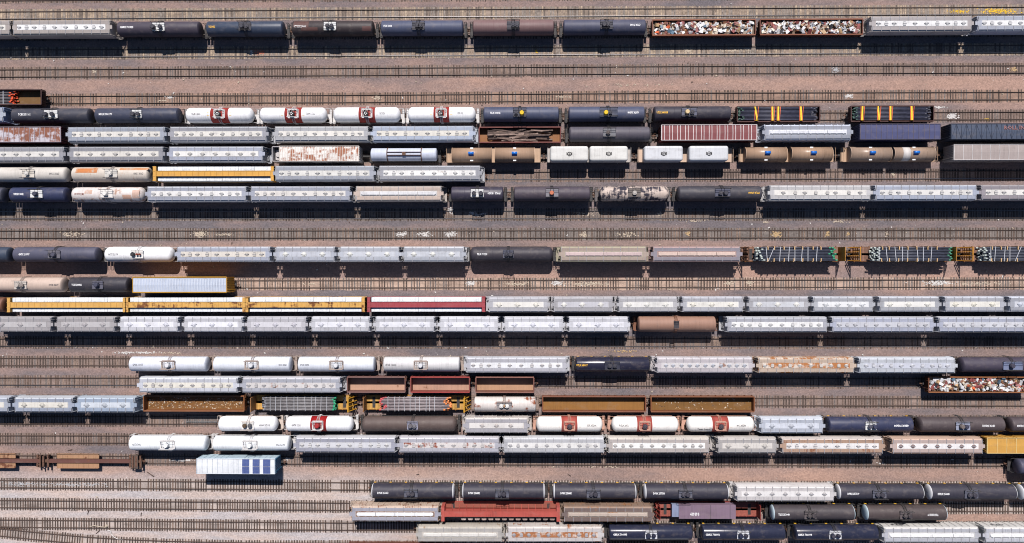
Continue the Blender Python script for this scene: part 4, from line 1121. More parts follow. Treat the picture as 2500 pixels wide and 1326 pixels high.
# row 5
R = 5
hopper(R, -72, 154.6, 'grey seven-hatch hopper at the edge below flaking boxcar', C(186, 186, 192), C(226, 222, 214), n=7, walk=GRW, ribs=False)
hopper(R, 170, 397.5, 'grey seven-hatch hopper with cream strip', C(186, 188, 196), C(228, 222, 210), n=7, walk=GRW, hcol=C(200, 196, 190))
hopper(R, 413, 641, 'blue-grey seven-hatch hopper beside rusty white boxcar', C(196, 200, 209), C(234, 232, 226), n=7, walk=C(168, 175, 195), hcol=C(215, 212, 205))
boxcar(R, 682, 876, 'white refrigerator boxcar with rust-streaked roof', C(214, 206, 200), C(240, 236, 230), C(225, 215, 205), 4.3, 30, rrust=.72, spot=C(186, 124, 96), unit=C(205, 200, 200), name='refrigerator_car')
t = tank(R, 906, 1068, 'slim pale grey tank car ringed by two steel hoops', C(205, 212, 228), None, None, 'f', R=1.3, rust=.1, spot=C(120, 90, 80))
for u in (944.6, 1028):
    part('hoop', (MB().revolve([(-.1, 1.3), (-.1, 1.4), (.1, 1.4), (.1, 1.3)], 2.72, 28), M_RUSTY), t, (lx(t, u, 4.0, 5), 0, 0))
xa, xb = lx(t, 944.6, 4.0, 5), lx(t, 1028, 4.0, 5); mb = MB()
for y in (-.32, .32): mb.bar((xa, y, 4.12), (xb, y, 4.12), .06)
mb.box((xa+xb)/2-.35, (xa+xb)/2+.35, -.35, .35, 4.0, 4.3); part('catwalk', (mb, M_RUSTY), t)
TAN = C(176, 146, 122); TAN2 = C(198, 166, 138)
coil_car(R, 1090, 1320, 'tan coil car with wrinkled hoods beside white coil car', TAN2, [(1104, 1199, 1150, None), (1209, 1304, 1256, None)], TAN, 'round', deck=TAN2)
coil_car(R, 1336, 1540, 'coil car with two clean cream-white hoods', C(190, 180, 172), [(1343, 1436, None, None), (1438.8, 1532, None, None)], C(222, 221, 216), 'box', deck=C(190, 182, 176))
coil_car(R, 1557, 1788, 'coil car with pale hoods spotted by rust', C(214, 186, 166), [(1571.6, 1666, None, None), (1681, 1776.6, None, None)], C(214, 216, 220), 'box', deck=C(210, 182, 160))
coil_car(R, 1804, 2036, 'tan coil car with two bright blue lugs below silver hopper', TAN2, [(1821, 1920, 1874, None), (1933, 2031, 1986, None)], TAN, 'round', deck=TAN2)
coil_car(R, 2053, 2284, 'tan coil car with white patch on one hood', TAN2, [(2077, 2175, 2130, None), (2183, 2281, 2237, (2205, 2224))], C(172, 148, 130), 'round', deck=TAN2)
boxcar(R, 2329, 2575, 'weathered grey boxcar with pale roof ribs', C(160, 152, 150), C(172, 160, 156), C(214, 208, 206), 4.5, 11, rust=.1, rrust=.2, spot=C(150, 140, 140), edge=True, corr=False)
# row 6
R = 6
tank(R, -35, 169, 'off-white tank car with faint yellow stains', C(212, 206, 198), (68, C(220, 212, 200), [('m', -.1, C(220, 216, 210), 0)]), T('f1'), 'e', rust=.2, spot=C(200, 170, 120), trim=C(150, 142, 140))
tank(R, 181, 370, 'cream tank car with orange rust along its top', C(214, 204, 192), (270, C(216, 212, 205), [('m', 0, C(222, 218, 212), 0)]), T('f2'), 'e', rust=.4, spot=C(206, 142, 96), trim=C(150, 142, 140), patches=[(184, 236, .12, .85, C(198, 124, 70)), (290, 360, .5, .95, C(208, 150, 108))], pspot=(C(214, 196, 176), .62))
centerbeam(R, 376, 666, 'yellow centerbeam car beside the rust-topped cream tank', C(220, 166, 80))
hopper(R, 672, 912, 'pale grey hopper beside the yellow centerbeam car', C(196, 202, 212), C(224, 222, 214), walk=C(166, 172, 186))
hopper(R, 926.5, 1171, 'silver hopper with dark-rimmed hatches ending its row', C(198, 200, 208), C(236, 235, 230), walk=C(168, 170, 180))
# row 7
R = 7
tank(R, -170, 16, 'dark grey tank car end at the picture edge', C(76, 78, 92), (-75, DK, two()), None, 'f')
tank(R, 31, 168, 'short navy tank car with white platform', NAVY, (88, LG, [('v', 0, C(62, 66, 84), 0)], 1.25), T('g1'), 'f', gloss=.45)
tank(R, 179, 356, 'white tank car with rusty smears and scar', C(228, 220, 216), (259.6, C(232, 228, 224), [('v', -.1, C(235, 232, 228), 0)]), None, 'p', rust=.6, spot=C(200, 164, 146), trim=C(190, 180, 176), patches=[(182, 204, -.12, .12, C(130, 66, 50)), (206, 224, .0, .6, C(212, 176, 156)), (298, 320, -.7, -.1, C(206, 168, 148)), (322, 340, -.6, .6, C(212, 180, 164))], pspot=(C(228, 220, 216), .6))
hopper(R, 360, 600, 'white-grey hopper beside rust-smeared white tank', C(208, 211, 219), C(232, 230, 226), walk=C(172, 178, 196))
hopper(R, 612.5, 853.5, 'grey hopper with mottled strip beside beige trough hopper', C(200, 202, 211), C(226, 220, 212), walk=C(168, 174, 192), prust=.35, spot=C(180, 165, 150))
hopper(R, 869, 1077, 'beige trough hopper with brown stained walkways', C(206, 196, 188), C(214, 208, 204), walk=C(200, 182, 170), trough=(C(224, 224, 226), False), rust=.3, spot=C(160, 128, 108))
tank(R, 1101, 1230, 'short black tank car with white platform', C(70, 66, 80), (1165, LG, two('m', 'v', -.65, .75), 1.3), T('g2'), 'f', gloss=.5)
tank(R, 1254, 1441, 'brownish black tank car with orange dome', C(82, 74, 84), (1348, C(130, 128, 136), [('v', -.1, C(205, 122, 90), 0)]), None, 'f', rust=.35, spot=C(112, 84, 78))
tank(R, 1461, 1633, 'cream tank car with peeling black paint', C(208, 190, 178), (1549, C(112, 104, 100), [('m', 0, C(196, 190, 184), 0)]), None, 'p', rust=.79, spot=C(58, 57, 72), trim=C(110, 104, 104))
tank(R, 1652, 1858, 'black tank car with steel-edged platform beside cream hopper', C(70, 68, 76), (1765, C(84, 86, 104), two('m', 'v', -.5, .5), 1.5), T('g3'), 'e')
hopper(R, 1880, 2125, 'cream eight-hatch hopper beside black tank', C(218, 216, 216), C(230, 226, 216), n=8, walk=C(206, 205, 206), hcol=C(200, 196, 190))
hopper(R, 2138, 2384, 'blue-white hopper beside the cream eight-hatch hopper', C(208, 213, 224), C(226, 224, 218), walk=C(176, 186, 208))
hopper(R, 2396, 2640, 'grey hopper with cream strip at the edge above pipe flatcars', C(186, 180, 182), C(230, 226, 218), walk=C(160, 154, 160))
# row 8
R = 8
tank(R, -170, 30, 'dark slate tank end at the edge beside slate tank', C(64, 74, 92), (-70, DK, two()), None, 'f')
tank(R, 40, 243.5, 'slate tank car beside plain white pressure tank', C(88, 88, 106), (131, C(110, 108, 118), [('v', .1, C(84, 84, 100), -.1), ('m', -.7, DK, 0, .7)]), T('h1'), 'f')
tank(R, 259, 426, 'white pressure tank car without band between slate tank and hopper', WHT, (334.7, OFFW, [('m', -.75, (.03, .03, .035), 0), ('m', .1, (.25, .05, .03), 0, .5), ('m', .65, (.2, .05, .03), 0, .5)], 1.2), T('h2'), 'p', trim=STEELW, gloss=.35)
hopper(R, 432, 658, 'blue-grey hopper with cream strip beside white pressure tank', C(198, 203, 214), C(224, 214, 198), walk=C(178, 186, 206))
hopper(R, 673, 816, 'pale blue short hopper beside ten-hatch hopper', C(210, 212, 219), C(192, 198, 212), n=3, walk=C(178, 184, 198), hcol=C(232, 232, 226))
hopper(R, 830, 974, 'pale blue short hopper between two matching short hoppers', C(212, 214, 220), C(198, 204, 216), n=3, walk=C(180, 186, 198), hcol=C(232, 232, 226))
hopper(R, 985.5, 1132, 'pale blue short hopper beside long black tank', C(212, 214, 220), C(198, 204, 216), n=3, walk=C(180, 186, 198), hcol=C(232, 232, 226))
tank(R, 1147, 1351, 'long black tank with rounded ends and small grey platform', C(66, 62, 70), (1241, C(84, 86, 102), two('m', 'v', -.4, .5), 1.05), T('h3'), 'p')
hopper(R, 1369, 1578, 'olive-edged pinkish trough hopper', C(190, 182, 158), C(200, 178, 172), walk=C(178, 162, 150), trough=(C(206, 184, 182), True), rust=.2, spot=C(160, 110, 100))
hopper(R, 1595, 1807, 'rusty grey trough hopper beside the pipe flatcars', C(186, 158, 154), C(180, 140, 132), walk=C(156, 150, 160), trough=(C(216, 192, 180), True), rust=.35, spot=C(140, 98, 90), srust=.4)
YB = C(190, 132, 46)
for n_, (u0, u1, p0, p1, lk, ll) in enumerate(((1815, 2058, 1847, 2026, 'brown flatcar with open bulkheads beside rusty trough hopper', 'dark pipe bundle with bright green ends beside trough hopper'),
                                (2084, 2326, 2127, 2305, 'yellow-ended flatcar between two other pipe flatcars', 'dark pipe bundle with white and green caps between two others'),
                                (2355, 2600, 2393, 2570, 'yellow-ended pipe flatcar cut off at the edge', 'white-capped dark pipe bundle cut off by the picture edge'))):
    g, hl = bulkhead_flat(R, u0, u1, lk, C(150, 96, 50), M_DECKB, 'frame', 'wall', 4.3, lcol=C(88, 58, 40) if n_ == 0 else YB, rcol=YB)
    rnd = random.Random(n_)
    sts = [(p0+22+(p1-p0-55)*j/7+rnd.uniform(-4, 4), M_STRAPW, .055, rnd.choice([0, 0, .1, -.15, .6 if j % 3 == 1 else .1])) for j in range(8)]
    b, zt = pipes(g, R, p0, p1, ll, 1.16, 7, 9, .14, (.045, .05, .072), (.42, .47, .44), (.03, .25, .13) if n_ == 0 else (.05, .2, .12), sts, 'pipe loads on cars', .75, width=2.78)
    for j in range(7):
        u = p0+22+(p1-p0-45)*j/6+rnd.uniform(-3, 3)
        for s in (-1, 1):
            x = lx(g, u+rnd.uniform(-2, 2), 3.5, R); mb = MB(); mb.box(x-.07, x+.07, s*1.5-.06, s*1.5+.06, 1.12, zt+.32+rnd.uniform(-.2, .25))
            ya, yb = sorted((s*.85, s*1.44)); x2 = x+.16; mb.box(x2-.09, x2+.09, ya, yb, zt+.0, zt+.09)
            part('stake', (mb, M_WOOD), g)
# row 9
R = 9
tank(R, -52, 160.7, 'tan tank car with grey hatch platform', C(206, 184, 170), (49, C(205, 196, 188), two('v', 'm', -.35, .5, C(190, 180, 172), C(150, 140, 135))), T('i1'), 'f', trim=C(150, 136, 128), rust=.1)
tank(R, 174.6, 319, 'shorter black tank car beside yellow boxcar', C(64, 62, 70), (237.5, C(98, 98, 112), [('v', 0, C(72, 74, 92), 0)], 1.1), T('i2'), 'f')
boxcar(R, 324, 553, 'yellow boxcar with ribbed blue-grey roof', C(206, 148, 44), C(188, 198, 216), C(200, 208, 222), 4.9, 0, corr=True, edge=C(214, 160, 56))
# row 10
R = 10
tank(R, -180, 18, 'rusty brown tank end beside yellow centerbeam car', C(124, 84, 66), (-80, DK, two()), None, 'f', rust=.5)
YC = C(222, 172, 92)
centerbeam(R, 20, 305, 'yellow centerbeam car beside the rusty brown tank', YC, rust=.25, spot=C(150, 100, 60))
centerbeam(R, 308, 597, 'yellow centerbeam car with rust-speckled beam between two others', YC, rust=.6, spot=C(140, 90, 54))
centerbeam(R, 601, 888, 'yellow centerbeam car beside the red centerbeam car', YC, rust=.6, spot=C(130, 80, 45))
centerbeam(R, 899, 1182, 'red centerbeam car loaded with white lumber', C(166, 70, 78), rust=.2, spot=C(120, 60, 60))
S3 = [(1194, 1337, C(214, 214, 222), C(232, 228, 218)), (1352.5, 1495, C(206, 204, 210), C(196, 195, 204)), (1511, 1653, C(208, 207, 212), C(228, 226, 220)), (1667, 1813, C(206, 208, 218), C(232, 228, 216)),
      (1828.5, 1973, C(204, 204, 212), C(202, 206, 214)), (1986.6, 2131, C(204, 208, 218), C(226, 228, 230)), (2148, 2292.6, C(204, 208, 218), C(232, 230, 222)), (2308, 2451, C(204, 208, 220), C(232, 228, 214)), (2466, 2610, C(200, 206, 220), C(205, 210, 222))]
LK10 = ['short hopper beside the red centerbeam car', 'short grey hopper with bright round lids', 'short hopper with pale strip', 'short hopper with cream strip', 'short grey hopper with grey strip', 'short four-hatch hopper among three-hatch neighbours', 'short hopper with ivory strip', 'short hopper with cream strip near row end', 'short hopper cut by the edge beside cream-strip hopper']
for i, (u0, u1, c, p) in enumerate(S3):
    hopper(R, u0, u1, LK10[i], c, p, n=4 if i == 5 else 3, walk=tuple(k*.72 for k in c), hcol=C(232, 230, 224) if i in (1, 4) else p)
# row 11
R = 11
S3 = [(-20, 124, 0), (139, 279, 0), (293, 433.5, 1), (449.5, 591, 1), (603.5, 746, 2), (760.6, 901.5, 1), (917, 1059.6, 1), (1074, 1216, 1), (1232, 1374.5, 1), (1389.5, 1533, 1)]
LK11 = ['dusty grey short hopper at the edge', 'dusty grey short hopper with dark smudge', 'clean white short hopper beside dusty grey hopper', 'white short hopper', 'greyish short hopper among white ones', 'white short hopper', 'white short hopper', 'white short hopper', 'white short hopper', 'white short hopper beside the plain brown tank']
for i, (u0, u1, k) in enumerate(S3):
    c = (C(184, 180, 182), C(224, 225, 234), C(206, 204, 212))[k]
    hopper(R, u0, u1, LK11[i], c, tuple(q*1.06 for q in c), n=3, walk=tuple(q*.82 for q in c), rust=.25 if k == 0 else .05, spot=C(150, 148, 152), hcol=tuple(q*.97 for q in c))
tank(R, 1556, 1746, 'plain matte brown tank with one small square hatch', C(160, 124, 107), (1652, C(70, 66, 70), [], .5), None, 'f', R=1.56, trim=C(140, 96, 74), gloss=.0)
hopper(R, 1776, 2019, 'white-strip hopper beside the plain brown tank', C(206, 208, 216), C(236, 236, 234), walk=C(178, 180, 192))
hopper(R, 2032.5, 2279, 'lavender-grey ten-hatch hopper beside white-strip hopper', C(202, 204, 214), C(196, 199, 211), walk=C(172, 178, 200), hcol=C(205, 205, 210))
hopper(R, 2292.6, 2540, 'lavender-grey ten-hatch hopper cut by the edge', C(204, 206, 215), C(202, 205, 215), walk=C(176, 182, 204), hcol=C(205, 205, 210))
# row 12
R = 12
for (u0, u1, uc, t, lk, c) in ((321, 509.5, 410, 'l1', 'white tank car with rust-stained dome starting its row', C(224, 228, 238)), (525, 713, 613.6, 'l2', 'plain white tank car second in its row', C(228, 232, 240)), (730, 917, 820.8, 'l3', 'plain white tank car above rust-edged hopper', C(228, 232, 240)), (937, 1124, 1027, 'l4', 'greyish white tank car above short red gondola', C(218, 216, 216))):
    tank(R, u0, u1, lk, c, (uc, None, [('v', 0, C(225, 226, 230), -.05)], 1.3), T(t), 'f', trim=C(176, 160, 150), rust=.08, spot=C(190, 180, 170))
hopper(R, 1139.5, 1382.6, 'bright white-grey hopper beside greyish white tank', C(214, 216, 224), C(232, 234, 238), walk=C(186, 186, 196), hcol=C(210, 206, 204))
tank(R, 1404, 1585, 'glossy black tank car with yellow number', C(48, 48, 66), (1495, C(52, 54, 70), two('m', 'm', -.55, .5), 1.5), T('l5'), 'f', gloss=1.0, reflect=True)
hopper(R, 1605, 1837, 'white hopper with rust-brown blotches beside glossy black tank', C(216, 212, 216), C(216, 210, 210), n=12, walk=C(196, 190, 194), rust=.45, spot=C(170, 130, 112), hcol=C(196, 200, 210))
hopper(R, 1852, 2085, 'cream hopper stained orange along its edge', C(222, 206, 190), C(226, 206, 184), walk=C(206, 186, 168), rust=.75, spot=C(200, 134, 84), hcol=C(222, 214, 204))
hopper(R, 2099, 2332, 'bluish white hopper beside orange-stained hopper', C(216, 222, 232), C(196, 202, 220), walk=C(196, 202, 212), hcol=C(214, 216, 222))
tank(R, 2340, 2545, 'purplish black tank above the scrap gondola', C(74, 68, 82), (2474, C(120, 130, 160), [('v', -.4, C(68, 66, 82), 0)], 1.9), None, 'e')
# row 13
R = 13
hopper(R, 340, 579, 'white hopper with cream strip below white tanks', C(222, 226, 234), C(230, 224, 206), walk=C(198, 202, 214), hcol=C(196, 192, 186))
hopper(R, 592, 829, 'grey hopper with rust-edged roof beside short gondola', C(206, 204, 212), C(214, 208, 206), walk=C(182, 186, 200), rust=.3, spot=C(176, 118, 92), prust=.5)
gondola(R, 848, 989, 'short brown empty gondola with dusty pink floor', C(118, 84, 78), C(138, 104, 98), C(196, 156, 132), hi=3.3, rust=.5)
gondola(R, 1003, 1146, 'short empty gondola with red rim', C(140, 74, 66), C(170, 70, 66), C(190, 150, 128), hi=3.3, rust=.4)
gondola(R, 1162, 1303, 'short empty gondola with brown rim ending its row', C(128, 84, 72), C(150, 104, 92), C(186, 146, 116), hi=3.3, rust=.5)
g, hl = gondola(R, 2267, 2512, 'rusty scrap gondola below the purplish black tank', C(112, 66, 44), C(150, 98, 62), hi=2.5); scrap(g, hl, 'heap of mixed scrap in the gondola below purplish tank', 2.5, 21)
# row 14
R = 14
hopper(R, -125, 20, 'blue-grey short hopper sliver at the edge', C(192, 199, 212), C(228, 222, 208), n=3, walk=BGW)
hopper(R, 36, 176, 'blue-grey short hopper with cream strip', C(200, 206, 214), C(228, 222, 206), n=3, walk=C(166, 178, 200))
hopper(R, 188, 328, 'light blue short hopper beside the littered gondola', C(190, 205, 220), C(206, 217, 230), n=3, walk=C(162, 182, 208))
def litter(root, hl, label, seed, n, hi=1.2):
    rnd = random.Random(seed); mb = MB()
    for i in range(n):
        x = rnd.uniform(-hl+.4, hl-.4); y = rnd.uniform(-1.3, 1.0); a = rnd.uniform(0, PI); L, w = rnd.uniform(.04, .17), rnd.uniform(.03, .07)
        b = len(mb.v); mb.box(-L, L, -w, w, 0, rnd.uniform(.02, .1), rnd.choice([0, 0, 1, 1, 2, 2]))
        for q in range(b, b+8): px, py, pz = mb.v[q]; mb.v[q] = (x+px*math.cos(a)-py*math.sin(a), y+px*math.sin(a)+py*math.cos(a), hi+pz)
    o = part('debris', (mb, [SCRAPM[2], SCRAPM[6], SCRAPM[9]]), None, root.location, rz=root.rotation_euler.z); tag(o, label, 'debris', kind='stuff')
g, hl = gondola(R, 351, 596, 'long brown gondola with chips scattered on its floor', C(138, 88, 52), C(150, 98, 66), C(128, 88, 46), hi=2.6, rust=.4); litter(g, hl, 'pale chips scattered on the long brown gondola floor', 5, 330, 1.165)
for n_, (u0, u1, p0, p1, ea, eb, lk, ll, cp) in enumerate(((615, 860, 648, 820, (.2, .2, .22), (.03, .3, .15), 'yellow-decked flatcar with green-ended pipes', 'grey pipe bundle with green ends on yellow deck', (.19, .18, .185)),
                                     (887, 1140, 936, 1096, (.5, .09, .10), (.75, .25, .08), 'yellow-decked flatcar with pink and orange-ended pipes', 'pinkish pipe bundle with orange ends on yellow deck', (.26, .22, .225)))):
    g, hl = bulkhead_flat(R, u0, u1, lk, C(190, 130, 50), M_DECKY, 'wall', 'frame', 4.2, lcol=C(176, 124, 76), rcol=C(208, 152, 44))
    rnd = random.Random(n_+40)
    sts = [(p0+12+(p1-p0-32)*j/10+rnd.uniform(-3, 3), M_STRAPW, .04, rnd.choice([0, 0, .05, -.05])) for j in range(11 if n_ == 0 else 10)]
    pipes(g, R, p0, p1, ll, 1.16, 6, 9, .12, cp, ea, eb, sts, 'pipe loads on cars', .4 if n_ == 0 else .7, width=2.72)
tank(R, 1157, 1309, 'short dirty white tank with rust-bordered platform', C(222, 214, 208), (1231, C(150, 144, 144), [('m', -.55, C(235, 232, 228), 0), ('m', .55, C(235, 232, 228), 0), ('m', .05, C(190, 150, 110), 0, .6)], 1.5), None, 'f', rust=.55, spot=C(160, 90, 60), trim=C(150, 130, 120))
g, hl = gondola(R, 1325, 1576, 'long empty gondola with plain ochre floor', C(128, 76, 52), C(138, 90, 70), C(150, 106, 54), hi=2.6, rust=.35)
g, hl = gondola(R, 1589.6, 1841, 'long empty ochre gondola ending its row', C(130, 80, 50), C(140, 92, 66), C(128, 92, 48), hi=2.6, rust=.35); litter(g, hl, 'pale chips scattered in the ochre gondola ending its row', 15, 90, 1.165)
# row 15
R = 15
tank(R, 535, 679, 'short white tank car with two dark hatches', WHT, (605, OFFW, [('m', -.55, (.12, .08, .05), 0), ('m', .5, (.1, .1, .11), 0)], 1.2), T('o1'), 'p', trim=C(214, 198, 186), rust=.1, spot=C(200, 160, 130))
tank(R, 698.5, 864, 'white tank car with deep crimson band', WHT, (775, None, [('v', 0, C(176, 40, 44), 0, 1.15)], 1.0), T('o2'), 'p', (757, 795.6, C(168, 28, 30)), trim=STEELW, gloss=.35)
tank(R, 884, 1116, 'extra long brown tank car with rounded ends', C(98, 84, 80), (1007, C(150, 150, 168), two('v', 'm', -.4, .4, C(110, 106, 112), C(120, 118, 124)), 1.1), None, 'p', gloss=.05)
hopper(R, 1136, 1288, 'short beige hopper with blue lettering on its side', C(216, 208, 202), C(224, 218, 212), n=13, walk=C(178, 176, 182), rust=.12, spot=C(210, 180, 140), hcol=C(205, 196, 190), logo=('GATX', M_BLUEINK, 1.7, .55, 1, -3.6), ribs=True)
for (u0, u1, b0, b1, t, lk) in ((1308.5, 1471, 1371, 1410, 'o3', 'white tank with brick-red band beside lettered beige hopper'), (1492.5, 1656, 1556, 1593, 't_', 'white tank with brick-red band between two similar'), (1675, 1840, 1740, 1780, 'o5', 'white red-banded tank car with scrawled graffiti')):
    k = tank(R, u0, u1, lk, C(250, 246, 240, .84), ((b0+b1)/2, None, [('m', 0, (.06, .05, .06), -.1, 1.2)], 1.0), T('o4') if t == 't_' else T(t), 'p', (b0, b1, C(182, 84, 74)), trim=C(206, 160, 140), placards=C(216, 190, 160), gloss=.25, rust=.08, spot=C(214, 190, 160))
    if t == 'o5': lettering(*(['Texas Quan-E76', k, lx(k, 1722, 4.2, R), round(37/12.1, 1), I_, 1.5, 2.72, False, .45]), ang=-.55)
hopper(R, 1859, 2009, 'bluish white short hopper beside navy tank', C(214, 222, 234), C(206, 214, 230), n=3, walk=C(190, 198, 214))
tank(R, 2017, 2224, 'navy tank car with white platform', C(58, 62, 88), (2127, LG, two('m', 'v', -.35, .6, C(90, 90, 104), C(58, 62, 86)), 1.1), T('o6'), 'f', gloss=.4, reflect=True)
tank(R, 2239, 2447, 'dark brown tank car with grey-lined platform', C(86, 76, 78), (2352, C(150, 156, 176), two('v', 'm', -.4, .5, C(120, 110, 106), C(70, 70, 88)), 1.4), T('o7'), 'e')
tank(R, 2459, 2662, 'dark brown tank car cut by the edge above yellow car', C(84, 74, 78), (2570, C(150, 156, 176), two(), 1.4), T('o8'), 'e')
# row 16
R = 16
tank(R, 320, 508, 'gleaming white tank car first in its row', C(246, 250, 253, .84), (408, None, [('v', -.1, WHT, -.1)], 1.4), T('p1'), 'e', trim=STEELW, gloss=.4)
tank(R, 523.5, 710, 'gleaming white tank car above solar panelled boxcar', C(246, 250, 253, .84), (610, None, [('v', .0, WHT, -.1)], 1.4), T('p2'), 'e', trim=STEELW, gloss=.4)
hopper(R, 722, 964, 'lavender-grey hopper beside gleaming white tank', C(214, 214, 220), C(208, 209, 216), walk=C(172, 174, 192), hcol=C(214, 212, 210))
hopper(R, 975.5, 1217, 'white hopper with rust-red smears along its strip', C(212, 210, 218), C(220, 212, 208), walk=C(182, 182, 194), prust=.66, rust=.12, spot=C(162, 92, 74), hcol=C(206, 200, 196))
hopper(R, 1230, 1474, 'white hopper beside rust-smeared hopper', C(220, 222, 226), C(228, 226, 222), walk=C(196, 197, 203), hcol=C(196, 194, 194))
hopper(R, 1486, 1731, 'ivory hopper with bright white hatch strip', C(228, 220, 210), C(240, 240, 236), walk=C(190, 182, 178), hcol=C(196, 192, 186))
hopper(R, 1754, 1895, 'short tan-stained hopper with three large hatches', C(206, 200, 196), C(220, 212, 202), n=3, walk=C(182, 178, 176), rust=.3, spot=C(196, 150, 110))
hopper(R, 1910, 2155, 'white hopper with brown rusty walkways', C(222, 212, 206), C(232, 228, 226), walk=C(190, 160, 140), rust=.2, spot=C(170, 116, 86), prust=.25, wrust=.55, hcol=C(214, 208, 204))
hopper(R, 2179, 2399, 'tan-sided seven-hatch hopper beside yellow car', C(214, 184, 164), C(236, 232, 230), n=7, walk=C(190, 172, 166), rust=.3, spot=C(190, 140, 110), prust=.05, hcol=C(140, 120, 118))
boxcar(R, 2410, 2600, 'yellow car with pale roof ribs cut by the edge', C(206, 156, 72), C(208, 158, 78), C(232, 204, 140), 3.9, 8, rrust=.1, spot=C(150, 110, 60))

# row 17: articulated well car, solar boxcar, tank at the edge
R = 17
root, hl = place(R, -110, 348, 1.5, 'well_car', 'low rusty well car with empty side platforms', 'flat car')
RC = C(120, 80, 62)
X = lambda u, h=1.3: lx(root, u, h, R)
part('center_sill', (MB().box(-hl, X(97), -.36, .36, .85, 1.35).box(X(120), X(318), -.36, .36, .85, 1.35), PAINT), root, col=C(112, 76, 68), rust=.35, spot=C(150, 90, 50))
for (a, b) in ((-40, 36), (138, 240)):
    for s in (-1, 1):
        ya, yb = sorted((s*.5, s*1.48)); mb = MB().box(X(a), X(b), ya, yb, .9, 1.1)
        ya2, yb2 = sorted((s*1.4, s*1.5)); mb.box(X(a), X(b), ya2, yb2, 1.103, 1.3)
        for j in range(9): x = X(a)+(X(b)-X(a))*j/8; mb.box(x-.05, x+.05, ya+.08, yb-.12, 1.103, 1.14)
        part('side_platform', (mb, PAINT), root, col=C(178, 138, 106), rust=.55, spot=C(128, 80, 58))
for s_, uc in ((1, 104), (1, 330)):
    mb = MB(); x = X(uc)
    mb.box(x-1.3, x-.9, -1.3, 1.3, .95, 1.3); mb.box(x+.9, x+1.3, -1.3, 1.3, .95, 1.3); mb.box(x-.9, x+.9, -.3, .3, .95, 1.25)
    mb.box(x-.4, x-.15, -1.25, 1.25, 1.0, 1.7); mb.box(x+.1, x+.5, -1.1, 1.1, 1.0, 1.55)
    for y in (-1.2, 1.2): mb.bar((x+1.25, y, .6), (x+1.25, y, 2.0), .04); mb.bar((x-.2, y, 1.2), (x-1.2, y*.4, 1.3), .08)
    part('end_assembly', (mb, M_RUSTY), root); part('truck', TRUCK, root, (x, 0, 0))
part('coupler', COUPLER, root, (X(345), 0, 0))
part('end_deck', (MB().box(X(322), X(338), -1.45, 1.45, 1.42, 1.5).box(X(345), X(346), -1.45, .2, 1.3, 1.36).bar((X(316), -1.6, .8), (X(343), -1.6, .8), .05).bar((X(316), -1.6, 1.2), (X(343), -1.6, 1.2), .04), PAINT), root, col=C(98, 84, 76), rust=.4)
mb = MB(); 
b = boxcar(R, 480, 671, 'pale blue boxcar with six dark solar panels', C(196, 218, 230), C(232, 236, 240), C(206, 214, 222), 4.5, 15, rrust=.2, spot=C(130, 115, 110), endcol=C(72, 140, 180), solar=[(591.5, 608.5), (617, 634), (642.5, 660)], edge=True)
tank(R, 2479, 2680, 'slate tank car end peeking in below the yellow car', C(84, 84, 104), (2580, DK, two()), None, 'e')
# row 18
R = 18
TD = C(62, 60, 71); WHEAD = C(228, 228, 230)
for (u0, u1, uc, t, lk) in ((908, 1110, 1003, 'r1', 'charcoal tank with white ends starting its row'), (1128, 1331, 1226, 'r2', 'charcoal tank with white ends above red centerbeam'), (1349.5, 1553, 1449, 'r3', 'charcoal tank with white ends above brown trough hopper'), (1571, 1777, 1674, 'r4', 'charcoal white-ended tank above purple load beside white hopper'),
                        (2041, 2250, 2148, 'r5', 'charcoal tank with one full white end beside white hopper'), (2262, 2475, 2372.5, 'r6', 'charcoal tank with full white end near row end')):
    tank(R, u0, u1, lk, TD, (uc, C(96, 98, 112), two('m', 'v', -.5, .35, C(84, 82, 92), C(64, 62, 72)), 1.35), T(t), 'f', headcol=WHEAD, reflect=True, gloss=.15)
hopper(R, 1800, 2036, 'white seven-hatch hopper between white-ended charcoal tanks', C(226, 222, 220), C(230, 226, 224), n=7, walk=C(204, 200, 200), hcol=C(190, 186, 186))
tank(R, 2485, 2690, 'white-ended tank car sliver at the edge', TD, (2590, C(96, 98, 112), two()), None, 'f', headcol=WHEAD, reflect=True)
# row 19
R = 19
hopper(R, 859, 1070, 'rust-sided grey hopper with white trough lid', C(206, 184, 166), C(150, 112, 92), walk=C(172, 172, 184), trough=(C(238, 240, 243), False), rust=.6, spot=C(150, 92, 60), prust=.3, wrust=.1, ribs=True)
centerbeam(R, 1080, 1364, 'empty red centerbeam car with round web openings', C(186, 88, 78), False, .12, True, spot=C(130, 66, 60))
hopper(R, 1377, 1591, 'brown weathered hopper with chevron-marked trough', C(152, 128, 112), C(176, 160, 146), walk=C(124, 108, 104), trough=(C(188, 172, 160), True), rust=.55, spot=C(184, 132, 92), ribs=True)
root, hl = bulkhead_flat(R, 1604, 1857, 'maroon bulkhead flatcar under purple covered load', C(136, 52, 46), plain('maroon_deck', (.26, .07, .05), .8, 0, .25), 'wall', 'wall', 3.6, rcol=C(150, 62, 56), lcol=C(142, 58, 52))
xa, xb, xc, xd = lx(root, 1641, 2.6, R), lx(root, 1657, 2.6, R), lx(root, 1657.3, 2.6, R), lx(root, 1796, 2.6, R)
th = thing('covered_load', 'flat purple covered load on the maroon flatcar', 'covered load', root.location, root.rotation_euler.z)
part('cover', (MB().box(xc, xd, -1.42, 1.42, 1.12, 2.7), PAINT), th, col=C(134, 113, 130))
mb = MB()
for q in (.23, .56, .9): x = xc+(xd-xc)*q; mb.box(x-.04, x+.04, -1.425, 1.425, 2.69, 2.706)
part('cover_seam', (mb, M_DARK), th); lettering('NUM', th, 0, 3.0, W_, height=.45, plane=lambda px, py: (xc+3.2+px*.6, -.5+py*1.8, 2.712))
